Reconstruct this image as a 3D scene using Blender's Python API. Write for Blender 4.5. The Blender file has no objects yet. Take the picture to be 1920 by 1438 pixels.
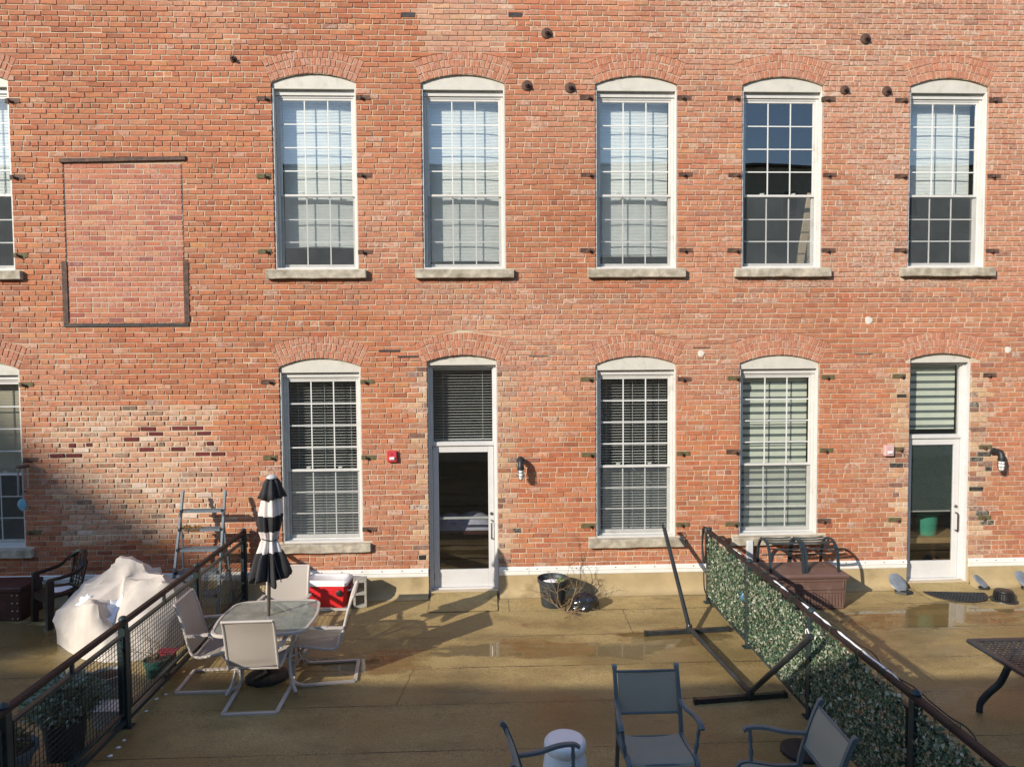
import bpy, math, random
from math import sin, cos, pi, radians, sqrt, atan2, asin, hypot
from mathutils import Vector, Matrix
random.seed(7)
scene = bpy.context.scene
col = scene.collection
# ------------------------------------------------------------------ camera
FPX, CAMY, CAMH = 1312.0, -10.5, 3.70
_y, _p, _r = radians(2.105), radians(2.605), radians(-0.414)
FW = Vector((sin(_y)*cos(_p), cos(_y)*cos(_p), -sin(_p)))
_R0 = Vector((cos(_y), -sin(_y), 0)); _U0 = _R0.cross(FW)
RT = _R0*cos(_r) + _U0*sin(_r); UP = -_R0*sin(_r) + _U0*cos(_r)
CAM = Vector((0, CAMY, CAMH))
cd = bpy.data.cameras.new('camera'); cam = bpy.data.objects.new('camera', cd); col.objects.link(cam)
cd.sensor_width = 36; cd.lens = 36*FPX/1920; cd.clip_start = 0.05; cd.clip_end = 1000
cam.matrix_world = Matrix(((RT.x, UP.x, -FW.x, CAM.x), (RT.y, UP.y, -FW.y, CAM.y), (RT.z, UP.z, -FW.z, CAM.z), (0, 0, 0, 1)))
scene.camera = cam
# photo pixel -> direction -> point on a plane that the thing touches
def ray(u, v): return FW*FPX + RT*(u-960) - UP*(v-719)
def W(u, v, Y=0.0):
    d = ray(u, v); return CAM + d*((Y-CAMY)/d.y)
def F(u, v, Z=0.0):
    d = ray(u, v); return CAM + d*((Z-CAMH)/d.z)
def depth(P): return (Vector(P)-CAM).dot(FW)
# ------------------------------------------------------------------ sky, sun, exposure
SAZ, SEL = radians(45), radians(24)          # light travels towards +x +y
world = bpy.data.worlds.new('World'); scene.world = world; world.use_nodes = True
nt = world.node_tree; nt.nodes.clear()
sky = nt.nodes.new('ShaderNodeTexSky'); sky.sky_type = 'NISHITA'; sky.sun_disc = False
sky.sun_elevation = SEL; sky.sun_rotation = radians(225); sky.air_density = 1.0; sky.dust_density = .25; sky.ozone_density = 1.8
bg = nt.nodes.new('ShaderNodeBackground'); bg.inputs[1].default_value = 0.15
out = nt.nodes.new('ShaderNodeOutputWorld')
nt.links.new(sky.outputs[0], bg.inputs[0]); nt.links.new(bg.outputs[0], out.inputs[0])
sl = bpy.data.lights.new('sun', 'SUN'); sl.energy = 3.8; sl.angle = radians(0.53); sl.color = (1.0, 0.91, 0.78)
so = bpy.data.objects.new('sun', sl); col.objects.link(so); so.location = (-20, -30, 30)
so.rotation_euler = Vector((sin(SAZ)*cos(SEL), cos(SAZ)*cos(SEL), -sin(SEL))).to_track_quat('-Z', 'Y').to_euler()
vs = scene.view_settings; vs.view_transform = 'Standard'; vs.look = 'None'; vs.exposure = 0.60; vs.gamma = 1.0; vs.use_curve_mapping = False
# ------------------------------------------------------------------ materials
MATS = {}
def lin(c):
    return tuple(((x/12.92) if x <= .04045 else ((x+.055)/1.055)**2.4) for x in c)
def newmat(name):
    m = bpy.data.materials.new(name); m.use_nodes = True; t = m.node_tree
    b = t.nodes['Principled BSDF']; MATS[name] = m
    return m, t, b
def N(t, typ, **kw):
    n = t.nodes.new(typ)
    for k, v in kw.items(): setattr(n, k, v)
    return n
def noise(t, vec, scale, detail=3, rough=.55):
    n = N(t, 'ShaderNodeTexNoise'); n.inputs['Scale'].default_value = scale; n.inputs['Detail'].default_value = detail
    n.inputs['Roughness'].default_value = rough
    if vec is not None: t.links.new(vec, n.inputs['Vector'])
    return n.outputs['Fac']
def mrange(t, val, a, b, c=0., d=1., smooth=False):
    n = N(t, 'ShaderNodeMapRange'); n.clamp = True
    if smooth: n.interpolation_type = 'SMOOTHSTEP'
    for i, x in enumerate((a, b, c, d)): n.inputs[i+1].default_value = x
    t.links.new(val, n.inputs[0]); return n.outputs[0]
def math_(t, op, a, b=None):
    n = N(t, 'ShaderNodeMath', operation=op)
    for i, x in enumerate((a, b)):
        if x is None: continue
        if isinstance(x, (int, float)): n.inputs[i].default_value = x
        else: t.links.new(x, n.inputs[i])
    return n.outputs[0]
def mixc(t, fac, a, b, blend='MIX'):
    n = N(t, 'ShaderNodeMix', data_type='RGBA', blend_type=blend)
    for s, x in ((n.inputs[0], fac), (n.inputs[6], a), (n.inputs[7], b)):
        if isinstance(x, (int, float)): s.default_value = x if s == n.inputs[0] else (x, x, x, 1)
        elif isinstance(x, tuple): s.default_value = x if len(x) == 4 else (*x, 1)
        else: t.links.new(x, s)
    return n.outputs[2]
def bump(t, b, h, strength=.3, dist=.01):
    n = N(t, 'ShaderNodeBump'); n.inputs['Strength'].default_value = strength; n.inputs['Distance'].default_value = dist
    t.links.new(h, n.inputs['Height']); t.links.new(n.outputs[0], b.inputs['Normal'])
def ocoord(t): return N(t, 'ShaderNodeTexCoord').outputs['Object']
def mat(name, c, rough=.6, metal=0., var=.25, scale=6., dirt=None, dirtscale=3., dirtamt=.5, bmp=0., bscale=60., spec=.5, stretch=None):
    """Procedural paint/plastic/stone: noise tone variation, optional dirt patches with their own shape, fine bump."""
    m, t, b = newmat(name); co = ocoord(t)
    if stretch:
        mp = N(t, 'ShaderNodeMapping'); mp.inputs['Scale'].default_value = stretch; t.links.new(co, mp.inputs[0]); co = mp.outputs[0]
    n1 = noise(t, co, scale, 4)
    lo = tuple(x*(1-var) for x in c); hi = tuple(min(1, x*(1+var)) for x in c)
    cc = mixc(t, mrange(t, n1, .3, .7), lo, hi)
    if dirt:
        n2 = noise(t, co, dirtscale, 6, .65)
        cc = mixc(t, mrange(t, n2, .62-.25*dirtamt, .78, 0, 1), cc, dirt)
    t.links.new(cc, b.inputs['Base Color'])
    b.inputs['Roughness'].default_value = rough; b.inputs['Metallic'].default_value = metal
    b.inputs['Specular IOR Level'].default_value = spec
    if bmp: bump(t, b, noise(t, co, bscale, 3), bmp, .004)
    return m
mat('white_alu', (.60, .585, .55), .42, var=.05, dirt=(.45, .41, .34), dirtamt=.12, dirtscale=5)
mat('panel_cream', (.57, .545, .48), .55, var=.06, dirt=(.42, .38, .29), dirtamt=.25, dirtscale=4)
mat('door_alu', (.60, .59, .58), .38, var=.04, dirt=(.5, .48, .45), dirtamt=.15)
mat('muntin_white', (.66, .66, .63), .45, var=.04)
mat('stone', (.42, .37, .29), .85, var=.3, scale=9, dirt=(.16, .13, .08), dirtamt=.55, dirtscale=4, bmp=.5, bscale=40)
mat('iron_rust', (.085, .045, .032), .75, var=.45, scale=18, dirt=(.20, .10, .05), dirtamt=.4, dirtscale=14, bmp=.4)
mat('iron_moss', (.13, .115, .045), .8, var=.5, scale=20, dirt=(.055, .045, .035), dirtamt=.7, dirtscale=18, bmp=.4)
mat('iron_dark', (.035, .030, .030), .7, var=.4, scale=20, dirt=(.12, .08, .05), dirtamt=.3, bmp=.4)
mat('fence_green', (.020, .035, .038), .42, var=.3, scale=5, dirt=(.07, .035, .022), dirtamt=.25, dirtscale=8)
mat('rail_brown', (.022, .015, .016), .55, spec=.3, var=.35, scale=5, dirt=(.09, .038, .022), dirtamt=.12, dirtscale=6)
mat('wire_black', (.02, .022, .022), .5, var=.3)
mat('wire_green', (.012, .075, .045), .5, var=.3)
mat('snow', (.86, .88, .92), .6, var=.04, bmp=.5, bscale=50)
mat('term_bar', (.74, .73, .68), .45, var=.05, dirt=(.5, .46, .38), dirtamt=.2)
mat('black_plastic', (.018, .018, .018), .45, var=.3)
mat('rubber_black', (.016, .017, .018), .6, var=.4, bmp=.4)
mat('lamp_black', (.02, .02, .021), .5, var=.3)
mat('lamp_glass', (.80, .82, .80), .18, var=.03)
mat('alarm_red', (.50, .045, .06), .4, var=.1)
mat('alarm_faded', (.56, .36, .34), .5, var=.12)
mat('clear_lens', (.75, .75, .75), .15, var=.05)
mat('chair_frame_taupe', (.50, .45, .41), .38, var=.08, dirt=(.3, .26, .22), dirtamt=.15)
mat('chair_blue', (.105, .145, .165), .38, var=.15, scale=4, dirt=(.2, .2, .2), dirtamt=.08)
mat('ladder_blue', (.13, .17, .20), .45, var=.15, dirt=(.3, .28, .24), dirtamt=.25, dirtscale=10)
mat('tarp', (.53, .475, .415), .8, var=.10, scale=5, dirt=(.46, .41, .35), dirtamt=.3, dirtscale=3.5, bmp=.9, bscale=14)
mat('resin_brown', (.030, .020, .017), .33, var=.25)
mat('trunk_brown', (.070, .026, .022), .42, var=.35, scale=5, dirt=(.03, .015, .012), dirtamt=.5)
mat('stud_brass', (.45, .38, .27), .3, 1.0, var=.2)
mat('cooler_red', (.62, .022, .028), .35, var=.07)
mat('cooler_white', (.80, .80, .80), .4, var=.04, dirt=(.55, .53, .5), dirtamt=.2)
mat('concrete', (.34, .32, .27), .9, var=.2, scale=20, bmp=.6, bscale=90)
mat('canvas_black', (.022, .022, .024), .8, var=.25)
mat('canvas_white', (.66, .60, .57), .8, var=.06, dirt=(.5, .45, .42), dirtamt=.25)
mat('umbrella_pole', (.16, .13, .11), .3, .7, var=.2)
mat('stand_steel', (.032, .038, .042), .33, .3, var=.25, dirt=(.07, .06, .055), dirtamt=.2)
mat('deckbox', (.135, .078, .062), .5, var=.10, dirt=(.22, .15, .12), dirtamt=.25, dirtscale=5)
mat('pot_black', (.030, .036, .042), .5, var=.2, dirt=(.12, .12, .12), dirtamt=.2, dirtscale=9)
mat('pot_green', (.015, .09, .075), .45, var=.2)
mat('pot_blue', (.09, .14, .17), .4, var=.25)
mat('galvanised', (.36, .38, .40), .4, .6, var=.2)
mat('terracotta', (.42, .16, .07), .8, var=.15)
mat('soil', (.05, .035, .022), .95, var=.4, scale=40, bmp=.6)
mat('twig', (.22, .15, .08), .85, var=.3, scale=15)
mat('twig_rust', (.26, .13, .03), .85, var=.4, scale=15)
mat('trash_bag', (.018, .018, .019), .16, var=.3, spec=.8)
mat('plastic_white', (.84, .86, .86), .3, var=.03)
mat('plastic_pale', (.55, .57, .58), .4, var=.1, dirt=(.35, .35, .33), dirtamt=.3)
mat('table_iron', (.030, .042, .050), .38, .2, var=.25)
mat('teal_plastic', (.06, .34, .235), .4, var=.1)
mat('wood_table', (.32, .21, .10), .5, var=.2, stretch=(2, 12, 12))
mat('wood_board', (.50, .38, .27), .7, var=.2, stretch=(14, 14, 2))
mat('cloth_red', (.20, .015, .03), .8, var=.3)
mat('cloth_plaid', (.45, .43, .52), .85, var=.2, dirt=(.08, .08, .2), dirtamt=.3, dirtscale=7)
mat('room_wall', (.34, .32, .30), .9, var=.15, scale=2)
mat('room_floor', (.28, .18, .10), .4, var=.3, stretch=(10, 1.2, 1))
mat('blind_white', (.86, .86, .84), .5, var=.03)
mat('blind_grey', (.74, .74, .71), .5, var=.05)
mat('blind_tan', (.42, .35, .25), .6, var=.08)
mat('shade_cream', (.66, .66, .55), .8, var=.05)
mat('hardware_steel', (.22, .21, .20), .35, .8, var=.2)
mat('bronze', (.11, .075, .06), .35, .7, var=.2)
mat('siding', (.40, .36, .27), .8, var=.1, stretch=(.3, .3, 9))
mat('roofing', (.10, .085, .08), .9, var=.2)
mat('street', (.06, .06, .06), .9, var=.2)
mat('chime_wood', (.06, .03, .025), .6, var=.2)
mat('chime_blue', (.16, .36, .48), .4, var=.15)
mat('scoop_grey', (.17, .19, .215), .32, var=.25, scale=9, dirt=(.18, .18, .18), dirtamt=.3)
mat('blue_tag', (.03, .22, .5), .6, var=.2)
mat('rope_white', (.7, .68, .65), .8, var=.1)
mat('membrane_wall', (.40, .305, .165), .85, var=.12, scale=3, dirt=(.24, .175, .085), dirtamt=.35, dirtscale=2.5, bmp=.3, bscale=60)
mat('mortar_blob', (.62, .58, .50), .9, var=.1, bmp=.4)

def glassy(name, tint, ior, rough=.0):
    m, t, b = newmat(name); t.nodes.remove(b); o = t.nodes['Material Output']
    tr = N(t, 'ShaderNodeBsdfTransparent'); tr.inputs[0].default_value = (*tint, 1)
    gl = N(t, 'ShaderNodeBsdfGlossy'); gl.inputs['Roughness'].default_value = rough
    lw = N(t, 'ShaderNodeLayerWeight'); lw.inputs[0].default_value = .5; r0 = ((ior-1)/(ior+1))**2
    fr = math_(t, 'ADD', math_(t, 'MULTIPLY', math_(t, 'POWER', lw.outputs['Facing'], 5.0), 1-r0), r0)
    co = ocoord(t); bp = N(t, 'ShaderNodeBump'); bp.inputs['Strength'].default_value = .06; bp.inputs['Distance'].default_value = .02
    t.links.new(noise(t, co, 1.6, 1), bp.inputs['Height']); t.links.new(bp.outputs[0], gl.inputs['Normal'])
    mx = N(t, 'ShaderNodeMixShader'); t.links.new(fr, mx.inputs[0]); t.links.new(tr.outputs[0], mx.inputs[1]); t.links.new(gl.outputs[0], mx.inputs[2])
    t.links.new(mx.outputs[0], o.inputs[0]); return m
glassy('window_glass', (.93, .97, .96), 2.55)
glassy('door_glass', (.80, .83, .82), 2.6)
def screenmat(name, c, op, weave=None):
    m, t, b = newmat(name); o = t.nodes['Material Output']; b.inputs['Base Color'].default_value = (*c, 1); b.inputs['Roughness'].default_value = .8
    tr = N(t, 'ShaderNodeBsdfTransparent'); mx = N(t, 'ShaderNodeMixShader')
    co = ocoord(t); t.links.new(mrange(t, noise(t, co, 5, 3), .2, .8, op-.06, op+.06), mx.inputs[0])
    t.links.new(tr.outputs[0], mx.inputs[1]); t.links.new(b.outputs[0], mx.inputs[2]); t.links.new(mx.outputs[0], o.inputs[0])
screenmat('insect_screen', (.17, .19, .20), .22)
screenmat('shade_sheer', (.14, .17, .17), .80)
screenmat('door_film', (.06, .085, .08), .78)
def sling(name, c, tr_amt):
    m, t, b = newmat(name); co = ocoord(t); o = t.nodes['Material Output']
    w = N(t, 'ShaderNodeTexWave', wave_type='BANDS', bands_direction='X'); w.inputs['Scale'].default_value = 75; w.inputs['Distortion'].default_value = 0
    t.links.new(co, w.inputs[0])
    k = mixc(t, w.outputs['Fac'], tuple(x*.72 for x in c), tuple(x*1.12 for x in c))
    k = mixc(t, mrange(t, noise(t, co, 5, 4), .35, .75, 0, .35), k, tuple(x*.75 for x in c))
    t.links.new(k, b.inputs['Base Color']); b.inputs['Roughness'].default_value = .75
    tl = N(t, 'ShaderNodeBsdfTranslucent'); t.links.new(k, tl.inputs[0])
    mx = N(t, 'ShaderNodeMixShader'); mx.inputs[0].default_value = tr_amt
    t.links.new(b.outputs[0], mx.inputs[1]); t.links.new(tl.outputs[0], mx.inputs[2]); t.links.new(mx.outputs[0], o.inputs[0])
sling('sling_beige', (.56, .50, .44), .25)
sling('sling_grey', (.40, .385, .31), .15)
def tableglass():
    m, t, b = newmat('table_glass'); o = t.nodes['Material Output']; co = ocoord(t)
    b.inputs['Base Color'].default_value = (.36, .38, .34, 1); b.inputs['Roughness'].default_value = .25
    tr = N(t, 'ShaderNodeBsdfTransparent'); tr.inputs[0].default_value = (.80, .86, .82, 1)
    fr = mrange(t, noise(t, co, 2.6, 4, .6), .35, .62, .30, .72)
    mx = N(t, 'ShaderNodeMixShader'); t.links.new(fr, mx.inputs[0]); t.links.new(tr.outputs[0], mx.inputs[1]); t.links.new(b.outputs[0], mx.inputs[2])
    bump(t, b, noise(t, co, 70, 2), .5, .004); t.links.new(mx.outputs[0], o.inputs[0])
tableglass()
def brickmat():
    m, t, b = newmat('brick'); co = ocoord(t)
    a = N(t, 'ShaderNodeAttribute'); a.attribute_name = 'Col'
    n1 = noise(t, co, 14, 4, .65); n2 = noise(t, co, 55, 3, .6); n3 = noise(t, co, 22, 5, .7)
    c = mixc(t, 1.0, a.outputs['Color'], mixc(t, mrange(t, n1, .25, .75), (.80, .78, .76), (1.18, 1.17, 1.15)), 'MULTIPLY')
    c = mixc(t, mrange(t, n2, .62, .78, 0, .30), c, (.14, .06, .04))
    sm = math_(t, 'MULTIPLY', a.outputs['Alpha'], mrange(t, n3, .40, .58))
    c = mixc(t, sm, c, (.60, .53, .44))
    t.links.new(c, b.inputs['Base Color']); b.inputs['Roughness'].default_value = .88; b.inputs['Specular IOR Level'].default_value = .25
    bump(t, b, math_(t, 'ADD', n1, n2), .55, .006)
    m2, t, b = newmat('mortar'); co = ocoord(t)
    c = mixc(t, mrange(t, noise(t, co, 1.3, 4), .3, .7), (.46, .365, .255), (.60, .49, .36))
    c = mixc(t, mrange(t, noise(t, co, 30, 4), .55, .8, 0, .5), c, (.30, .22, .15))
    t.links.new(c, b.inputs['Base Color']); b.inputs['Roughness'].default_value = .95
    bump(t, b, noise(t, co, 80, 3), .6, .005)
brickmat()
def floormat():
    m, t, b = newmat('membrane'); co = ocoord(t)
    sx = N(t, 'ShaderNodeSeparateXYZ'); t.links.new(co, sx.inputs[0])
    mp = N(t, 'ShaderNodeMapping'); mp.inputs['Scale'].default_value = (.55, 1.25, 1); t.links.new(co, mp.inputs[0])
    big = noise(t, mp.outputs[0], 1.1, 5, .6); mid = noise(t, co, 5, 5, .62); fine = noise(t, co, 46, 4, .75)
    c = mixc(t, mrange(t, big, .32, .68), (.37, .262, .100), (.50, .375, .165))
    c = mixc(t, mrange(t, mid, .5, .75, 0, .55), c, (.27, .18, .085))
    c = mixc(t, mrange(t, fine, .44, .66, 0, .75), c, (.19, .14, .062))
    mp2 = N(t, 'ShaderNodeMapping'); mp2.inputs['Scale'].default_value = (.62, 1.2, 1); t.links.new(co, mp2.inputs[0])
    c = mixc(t, mrange(t, noise(t, mp2.outputs[0], 1.7, 6, .68), .52, .72, 0, .7), c, (.16, .125, .055))
    c = mixc(t, mrange(t, noise(t, co, 9, 6, .72), .60, .74, 0, .6), c, (.09, .07, .035))
    # puddles and damp film: shapes of standing water on the roof
    jit = noise(t, mp.outputs[0], 2.4, 5, .6)
    tot = None
    for (px, py, rx, ry, amt) in PUDDLES:
        v = N(t, 'ShaderNodeVectorMath', operation='SUBTRACT'); t.links.new(co, v.inputs[0]); v.inputs[1].default_value = (px, py, 0)
        v2 = N(t, 'ShaderNodeVectorMath', operation='MULTIPLY'); t.links.new(v.outputs[0], v2.inputs[0]); v2.inputs[1].default_value = (1/rx, 1/ry, 0)
        v3 = N(t, 'ShaderNodeVectorMath', operation='LENGTH'); t.links.new(v2.outputs[0], v3.inputs[0])
        d = math_(t, 'ADD', v3.outputs['Value'], math_(t, 'MULTIPLY', math_(t, 'SUBTRACT', jit, .5), 2.2))
        k = mrange(t, d, 1.0, .72, 0, amt)
        tot = k if tot is None else math_(t, 'MAXIMUM', tot, k)
    wet = tot
    damp = mrange(t, noise(t, mp.outputs[0], .9, 4, .55), .40, .60, .1, .70)
    dampz = mrange(t, sx.outputs['Y'], -.7, -1.5)                      # the roof drains away from the wall
    damp = math_(t, 'MULTIPLY', damp, dampz)
    wall = math_(t, 'MAXIMUM', wet, damp)
    c = mixc(t, wall, c, mixc(t, .5, c, (.10, .072, .032), 'MULTIPLY'))
    c = mixc(t, math_(t, 'MULTIPLY', wall, .55), c, (.150, .110, .046))
    # seams: dirt that gathers along every lap of the sheets
    spk = noise(t, co, 34, 4, .75)
    for s in SEAMS:
        sd = math_(t, 'ADD', math_(t, 'SUBTRACT', sx.outputs['Y'], s), math_(t, 'MULTIPLY', math_(t, 'SUBTRACT', noise(t, mp.outputs[0], 4, 3), .5), .03))
        dd = math_(t, 'ABSOLUTE', sd)
        c = mixc(t, math_(t, 'MULTIPLY', mrange(t, dd, .016, .005, 0, .92), mrange(t, noise(t, mp.outputs[0], 5.5, 4), .36, .52, .25, 1)), c, (.035, .025, .015))
        c = mixc(t, math_(t, 'MULTIPLY', math_(t, 'MULTIPLY', mrange(t, dd, .13, .0, 0, 1), mrange(t, spk, .53, .63)), mrange(t, noise(t, mp.outputs[0], 2.1, 3), .42, .55, 0, .95)), c, (.045, .035, .02))
    for xs_, ya, yb, sl_ in XSEAMS:
        xx = math_(t, 'ADD', math_(t, 'SUBTRACT', sx.outputs['X'], xs_), math_(t, 'MULTIPLY', math_(t, 'SUBTRACT', sx.outputs['Y'], ya), -sl_))
        xx = math_(t, 'ABSOLUTE', math_(t, 'ADD', xx, math_(t, 'MULTIPLY', math_(t, 'SUBTRACT', noise(t, co, 7, 5, .7), .5), .07)))
        k = math_(t, 'MULTIPLY', mrange(t, xx, .011, .002, 0, .65), math_(t, 'MULTIPLY', mrange(t, sx.outputs['Y'], ya-.01, ya), mrange(t, sx.outputs['Y'], yb+.01, yb)))
        c = mixc(t, k, c, (.04, .03, .018))
    rust = math_(t, 'MULTIPLY', mrange(t, noise(t, co, 2.2, 5, .65), .56, .70), mrange(t, noise(t, co, .35, 2), .50, .62))
    c = mixc(t, math_(t, 'MULTIPLY', rust, .6), c, (.16, .055, .02))
    t.links.new(c, b.inputs['Base Color'])
    r = math_(t, 'SUBTRACT', .86, math_(t, 'MULTIPLY', damp, .85))
    r = mixc(t, mrange(t, wet, .25, .8), r, .035)
    t.links.new(r, b.inputs['Roughness'])
    h = math_(t, 'MULTIPLY', math_(t, 'ADD', fine, math_(t, 'MULTIPLY', mid, .8)), math_(t, 'SUBTRACT', 1.0, mrange(t, wet, .1, .6)))
    bump(t, b, h, .5, .006)
PUDDLES = [(6.4, -1.12, 1.6, .42, 1), (5.6, -1.35, .9, .35, 1), (8.2, -1.2, 1.3, .25, 1), (.35, -1.95, 1.6, .26, .9), (2.5, -1.72, .8, .35, .95),
           (-6.3, -1.35, 1.2, .75, 1), (-1.4, -2.25, .8, .3, .9), (-7.2, -2.4, .9, .5, .9), (1.7, -2.05, .7, .28, .9), (3.9, -3.4, .5, .7, .85), (-3.0, -1.1, .8, .3, .8)]
SEAMS = [-.70, -1.56, -2.44, -3.28, -4.14, -5.0, -5.9]
XSEAMS = [(-.865, -.67, .05, 0), (.14, -.67, .05, 0), (-.98, -3.28, -2.44, .12), (.30, -.70, -.2, .0), (3.9, -2.44, -1.56, .03), (-1.9, -1.56, -.7, -.05), (6.1, -1.0, -.35, -.5), (6.9, -1.56, -.95, .0), (1.9, -1.56, -.70, .02)]
floormat()
def leafmat(name, cols):
    m, t, b = newmat(name); a = N(t, 'ShaderNodeAttribute'); a.attribute_name = 'Col'
    co = ocoord(t); c = mixc(t, 1.0, a.outputs['Color'], mixc(t, noise(t, co, 30, 2), (.7, .7, .7), (1.3, 1.3, 1.3)), 'MULTIPLY')
    t.links.new(c, b.inputs['Base Color']); b.inputs['Roughness'].default_value = .55
    o = t.nodes['Material Output']; tl = N(t, 'ShaderNodeBsdfTranslucent'); t.links.new(c, tl.inputs[0])
    mx = N(t, 'ShaderNodeMixShader'); mx.inputs[0].default_value = .2
    t.links.new(b.outputs[0], mx.inputs[1]); t.links.new(tl.outputs[0], mx.inputs[2]); t.links.new(mx.outputs[0], o.inputs[0])
leafmat('leaf', None)
# ------------------------------------------------------------------ mesh helpers
class MB:
    """Collects shapes; build() links them as ONE mesh object."""
    def __init__(s): s.v = []; s.f = []; s.mi = []; s.c = []
    def add(s, vs, fs, mi=0, c=None):
        o = len(s.v); s.v += [tuple(p) for p in vs]; s.f += [tuple(i+o for i in f) for f in fs]; s.mi += [mi]*len(fs)
        if c is not None: s.c += [c]*len(vs)
        return s
    def box(s, lo, hi, mi=0, bev=0.0):
        x0, y0, z0 = lo; x1, y1, z1 = hi
        if not bev:
            vs = [(x, y, z) for z in (z0, z1) for y in (y0, y1) for x in (x0, x1)]
            return s.add(vs, [(0, 2, 3, 1), (4, 5, 7, 6), (0, 1, 5, 4), (2, 6, 7, 3), (0, 4, 6, 2), (1, 3, 7, 5)], mi)
        b = min(bev, (x1-x0)/2.01, (y1-y0)/2.01, (z1-z0)/2.01)
        ring = lambda e, z: [(x0+e, y0+b, z), (x0+b, y0+e, z), (x1-b, y0+e, z), (x1-e, y0+b, z), (x1-e, y1-b, z), (x1-b, y1-e, z), (x0+b, y1-e, z), (x0+e, y1-b, z)]
        return s.loft([ring(b, z0), ring(0, z0+b), ring(0, z1-b), ring(b, z1)], True, True, mi)
    def cbox(s, c, size, rot=None, mi=0, bev=0.0):
        t = MB(); t.box([-a/2 for a in size], [a/2 for a in size], 0, bev)
        M = (rot if rot is not None else Matrix.Identity(3))
        return s.add([Vector(c) + M @ Vector(p) for p in t.v], t.f, mi)
    def loft(s, rings, cap0=True, cap1=True, mi=0, closed=True):
        n = len(rings[0]); vs = [p for r in rings for p in r]; fs = []
        for i in range(len(rings)-1):
            for j in range(n if closed else n-1):
                k = (j+1) % n; fs.append((i*n+j, i*n+k, (i+1)*n+k, (i+1)*n+j))
        if cap0: fs.append(tuple(reversed(range(n))))
        if cap1: fs.append(tuple((len(rings)-1)*n+j for j in range(n)))
        return s.add(vs, fs, mi)
    def sweep(s, path, prof, up=(0, 0, 1), mi=0, loop=False, caps=True):
        P = [Vector(p) for p in path]; n = len(P); rings = []
        for i in range(n):
            a = P[(i-1) % n] if (loop or i > 0) else P[i]; c = P[(i+1) % n] if (loop or i < n-1) else P[i]
            d = (c-a).normalized(); u = Vector(up)
            if abs(d.dot(u)) > .97: u = Vector((0, 1, 0)) if abs(d.y) < .9 else Vector((1, 0, 0))
            x = d.cross(u).normalized(); y = x.cross(d).normalized()
            k = 1.0
            if 0 < i < n-1 or loop:
                d0 = (P[i]-a).normalized(); k = 1/max(.6, sqrt(max(.01, (1+d0.dot((c-P[i]).normalized()))/2)))
            rings.append([P[i] + x*px*k + y*py*k for px, py in prof])
        if loop: rings.append(rings[0]); caps = False
        return s.loft(rings, caps, caps, mi)
    def tube(s, path, r, seg=8, mi=0, loop=False):
        P = [Vector(p) for p in path]; rings = []; n = len(P)
        if isinstance(r, (int, float)): r = [r]*n
        x = None
        for i in range(n):
            a = P[(i-1) % n] if (loop or i > 0) else P[i]; c = P[(i+1) % n] if (loop or i < n-1) else P[i]
            d = (c-a).normalized()
            if x is None:
                u = Vector((0, 0, 1)) if abs(d.z) < .9 else Vector((1, 0, 0)); x = d.cross(u).normalized()
            else: x = (x-d*x.dot(d)).normalized()
            y = x.cross(d)
            rings.append([P[i]+x*r[i]*cos(2*pi*k/seg)+y*r[i]*sin(2*pi*k/seg) for k in range(seg)])
        if loop: rings.append(rings[0])
        return s.loft(rings, not loop, not loop, mi)
    def bar(s, path, w, h, up=(0, 0, 1), mi=0, loop=False):
        return s.sweep(path, [(-w/2, -h/2), (w/2, -h/2), (w/2, h/2), (-w/2, h/2)], up, mi, loop)
    def lathe(s, prof, seg=24, c=(0, 0, 0), mi=0, cap0=True, cap1=True, fn=None):
        rings = []
        for r, z in prof:
            ring = []
            for k in range(seg):
                a = 2*pi*k/seg; rr = r*(fn(a, z) if fn else 1)
                ring.append((c[0]+rr*cos(a), c[1]+rr*sin(a), c[2]+z))
            rings.append(ring)
        return s.loft(rings, cap0, cap1, mi)
    def prism(s, poly, y0, y1, mi=0):
        """polygon in x,z extruded in y"""
        n = len(poly); vs = [(x, y0, z) for x, z in poly]+[(x, y1, z) for x, z in poly]
        return s.add(vs, [tuple(range(n)), tuple(reversed(range(n, 2*n)))]+[(j, j+n, (j+1) % n+n, (j+1) % n) for j in range(n)], mi)
    def build(s, name, mats, parent=None, smooth=False, kind=None, weighted=False):
        me = bpy.data.meshes.new(name); me.from_pydata(s.v, [], s.f); me.update()
        for m in (mats if isinstance(mats, (list, tuple)) else [mats]): me.materials.append(MATS[m])
        if any(s.mi): me.polygons.foreach_set('material_index', s.mi)
        if s.c:
            a = me.color_attributes.new('Col', 'FLOAT_COLOR', 'POINT'); a.data.foreach_set('color', [x for c in s.c for x in c])
        if smooth:
            me.polygons.foreach_set('use_smooth', [True]*len(me.polygons))
            if smooth != 'all': me.set_sharp_from_angle(angle=radians(38))
        ob = bpy.data.objects.new(name, me); col.objects.link(ob)
        if parent: ob.parent = parent
        if kind: ob['kind'] = kind
        return ob
def recalc(ob):
    import bmesh
    bm = bmesh.new(); bm.from_mesh(ob.data); bmesh.ops.recalc_face_normals(bm, faces=bm.faces); bm.to_mesh(ob.data); bm.free(); return ob
def smoothpath(pts, n=6, loop=False):
    P = [Vector(p) for p in pts]; out = []; m = len(P)
    for i in range(m if loop else m-1):
        p0 = P[(i-1) % m] if (loop or i > 0) else P[0]*2-P[1]; p1 = P[i]; p2 = P[(i+1) % m]; p3 = P[(i+2) % m] if (loop or i+2 < m) else P[-1]*2-P[-2]
        for k in range(n):
            t = k/n; out.append(.5*((2*p1)+(p2-p0)*t+(2*p0-5*p1+4*p2-p3)*t*t+(3*p1-p0-3*p2+p3)*t**3))
    if not loop: out.append(P[-1])
    return out
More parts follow.
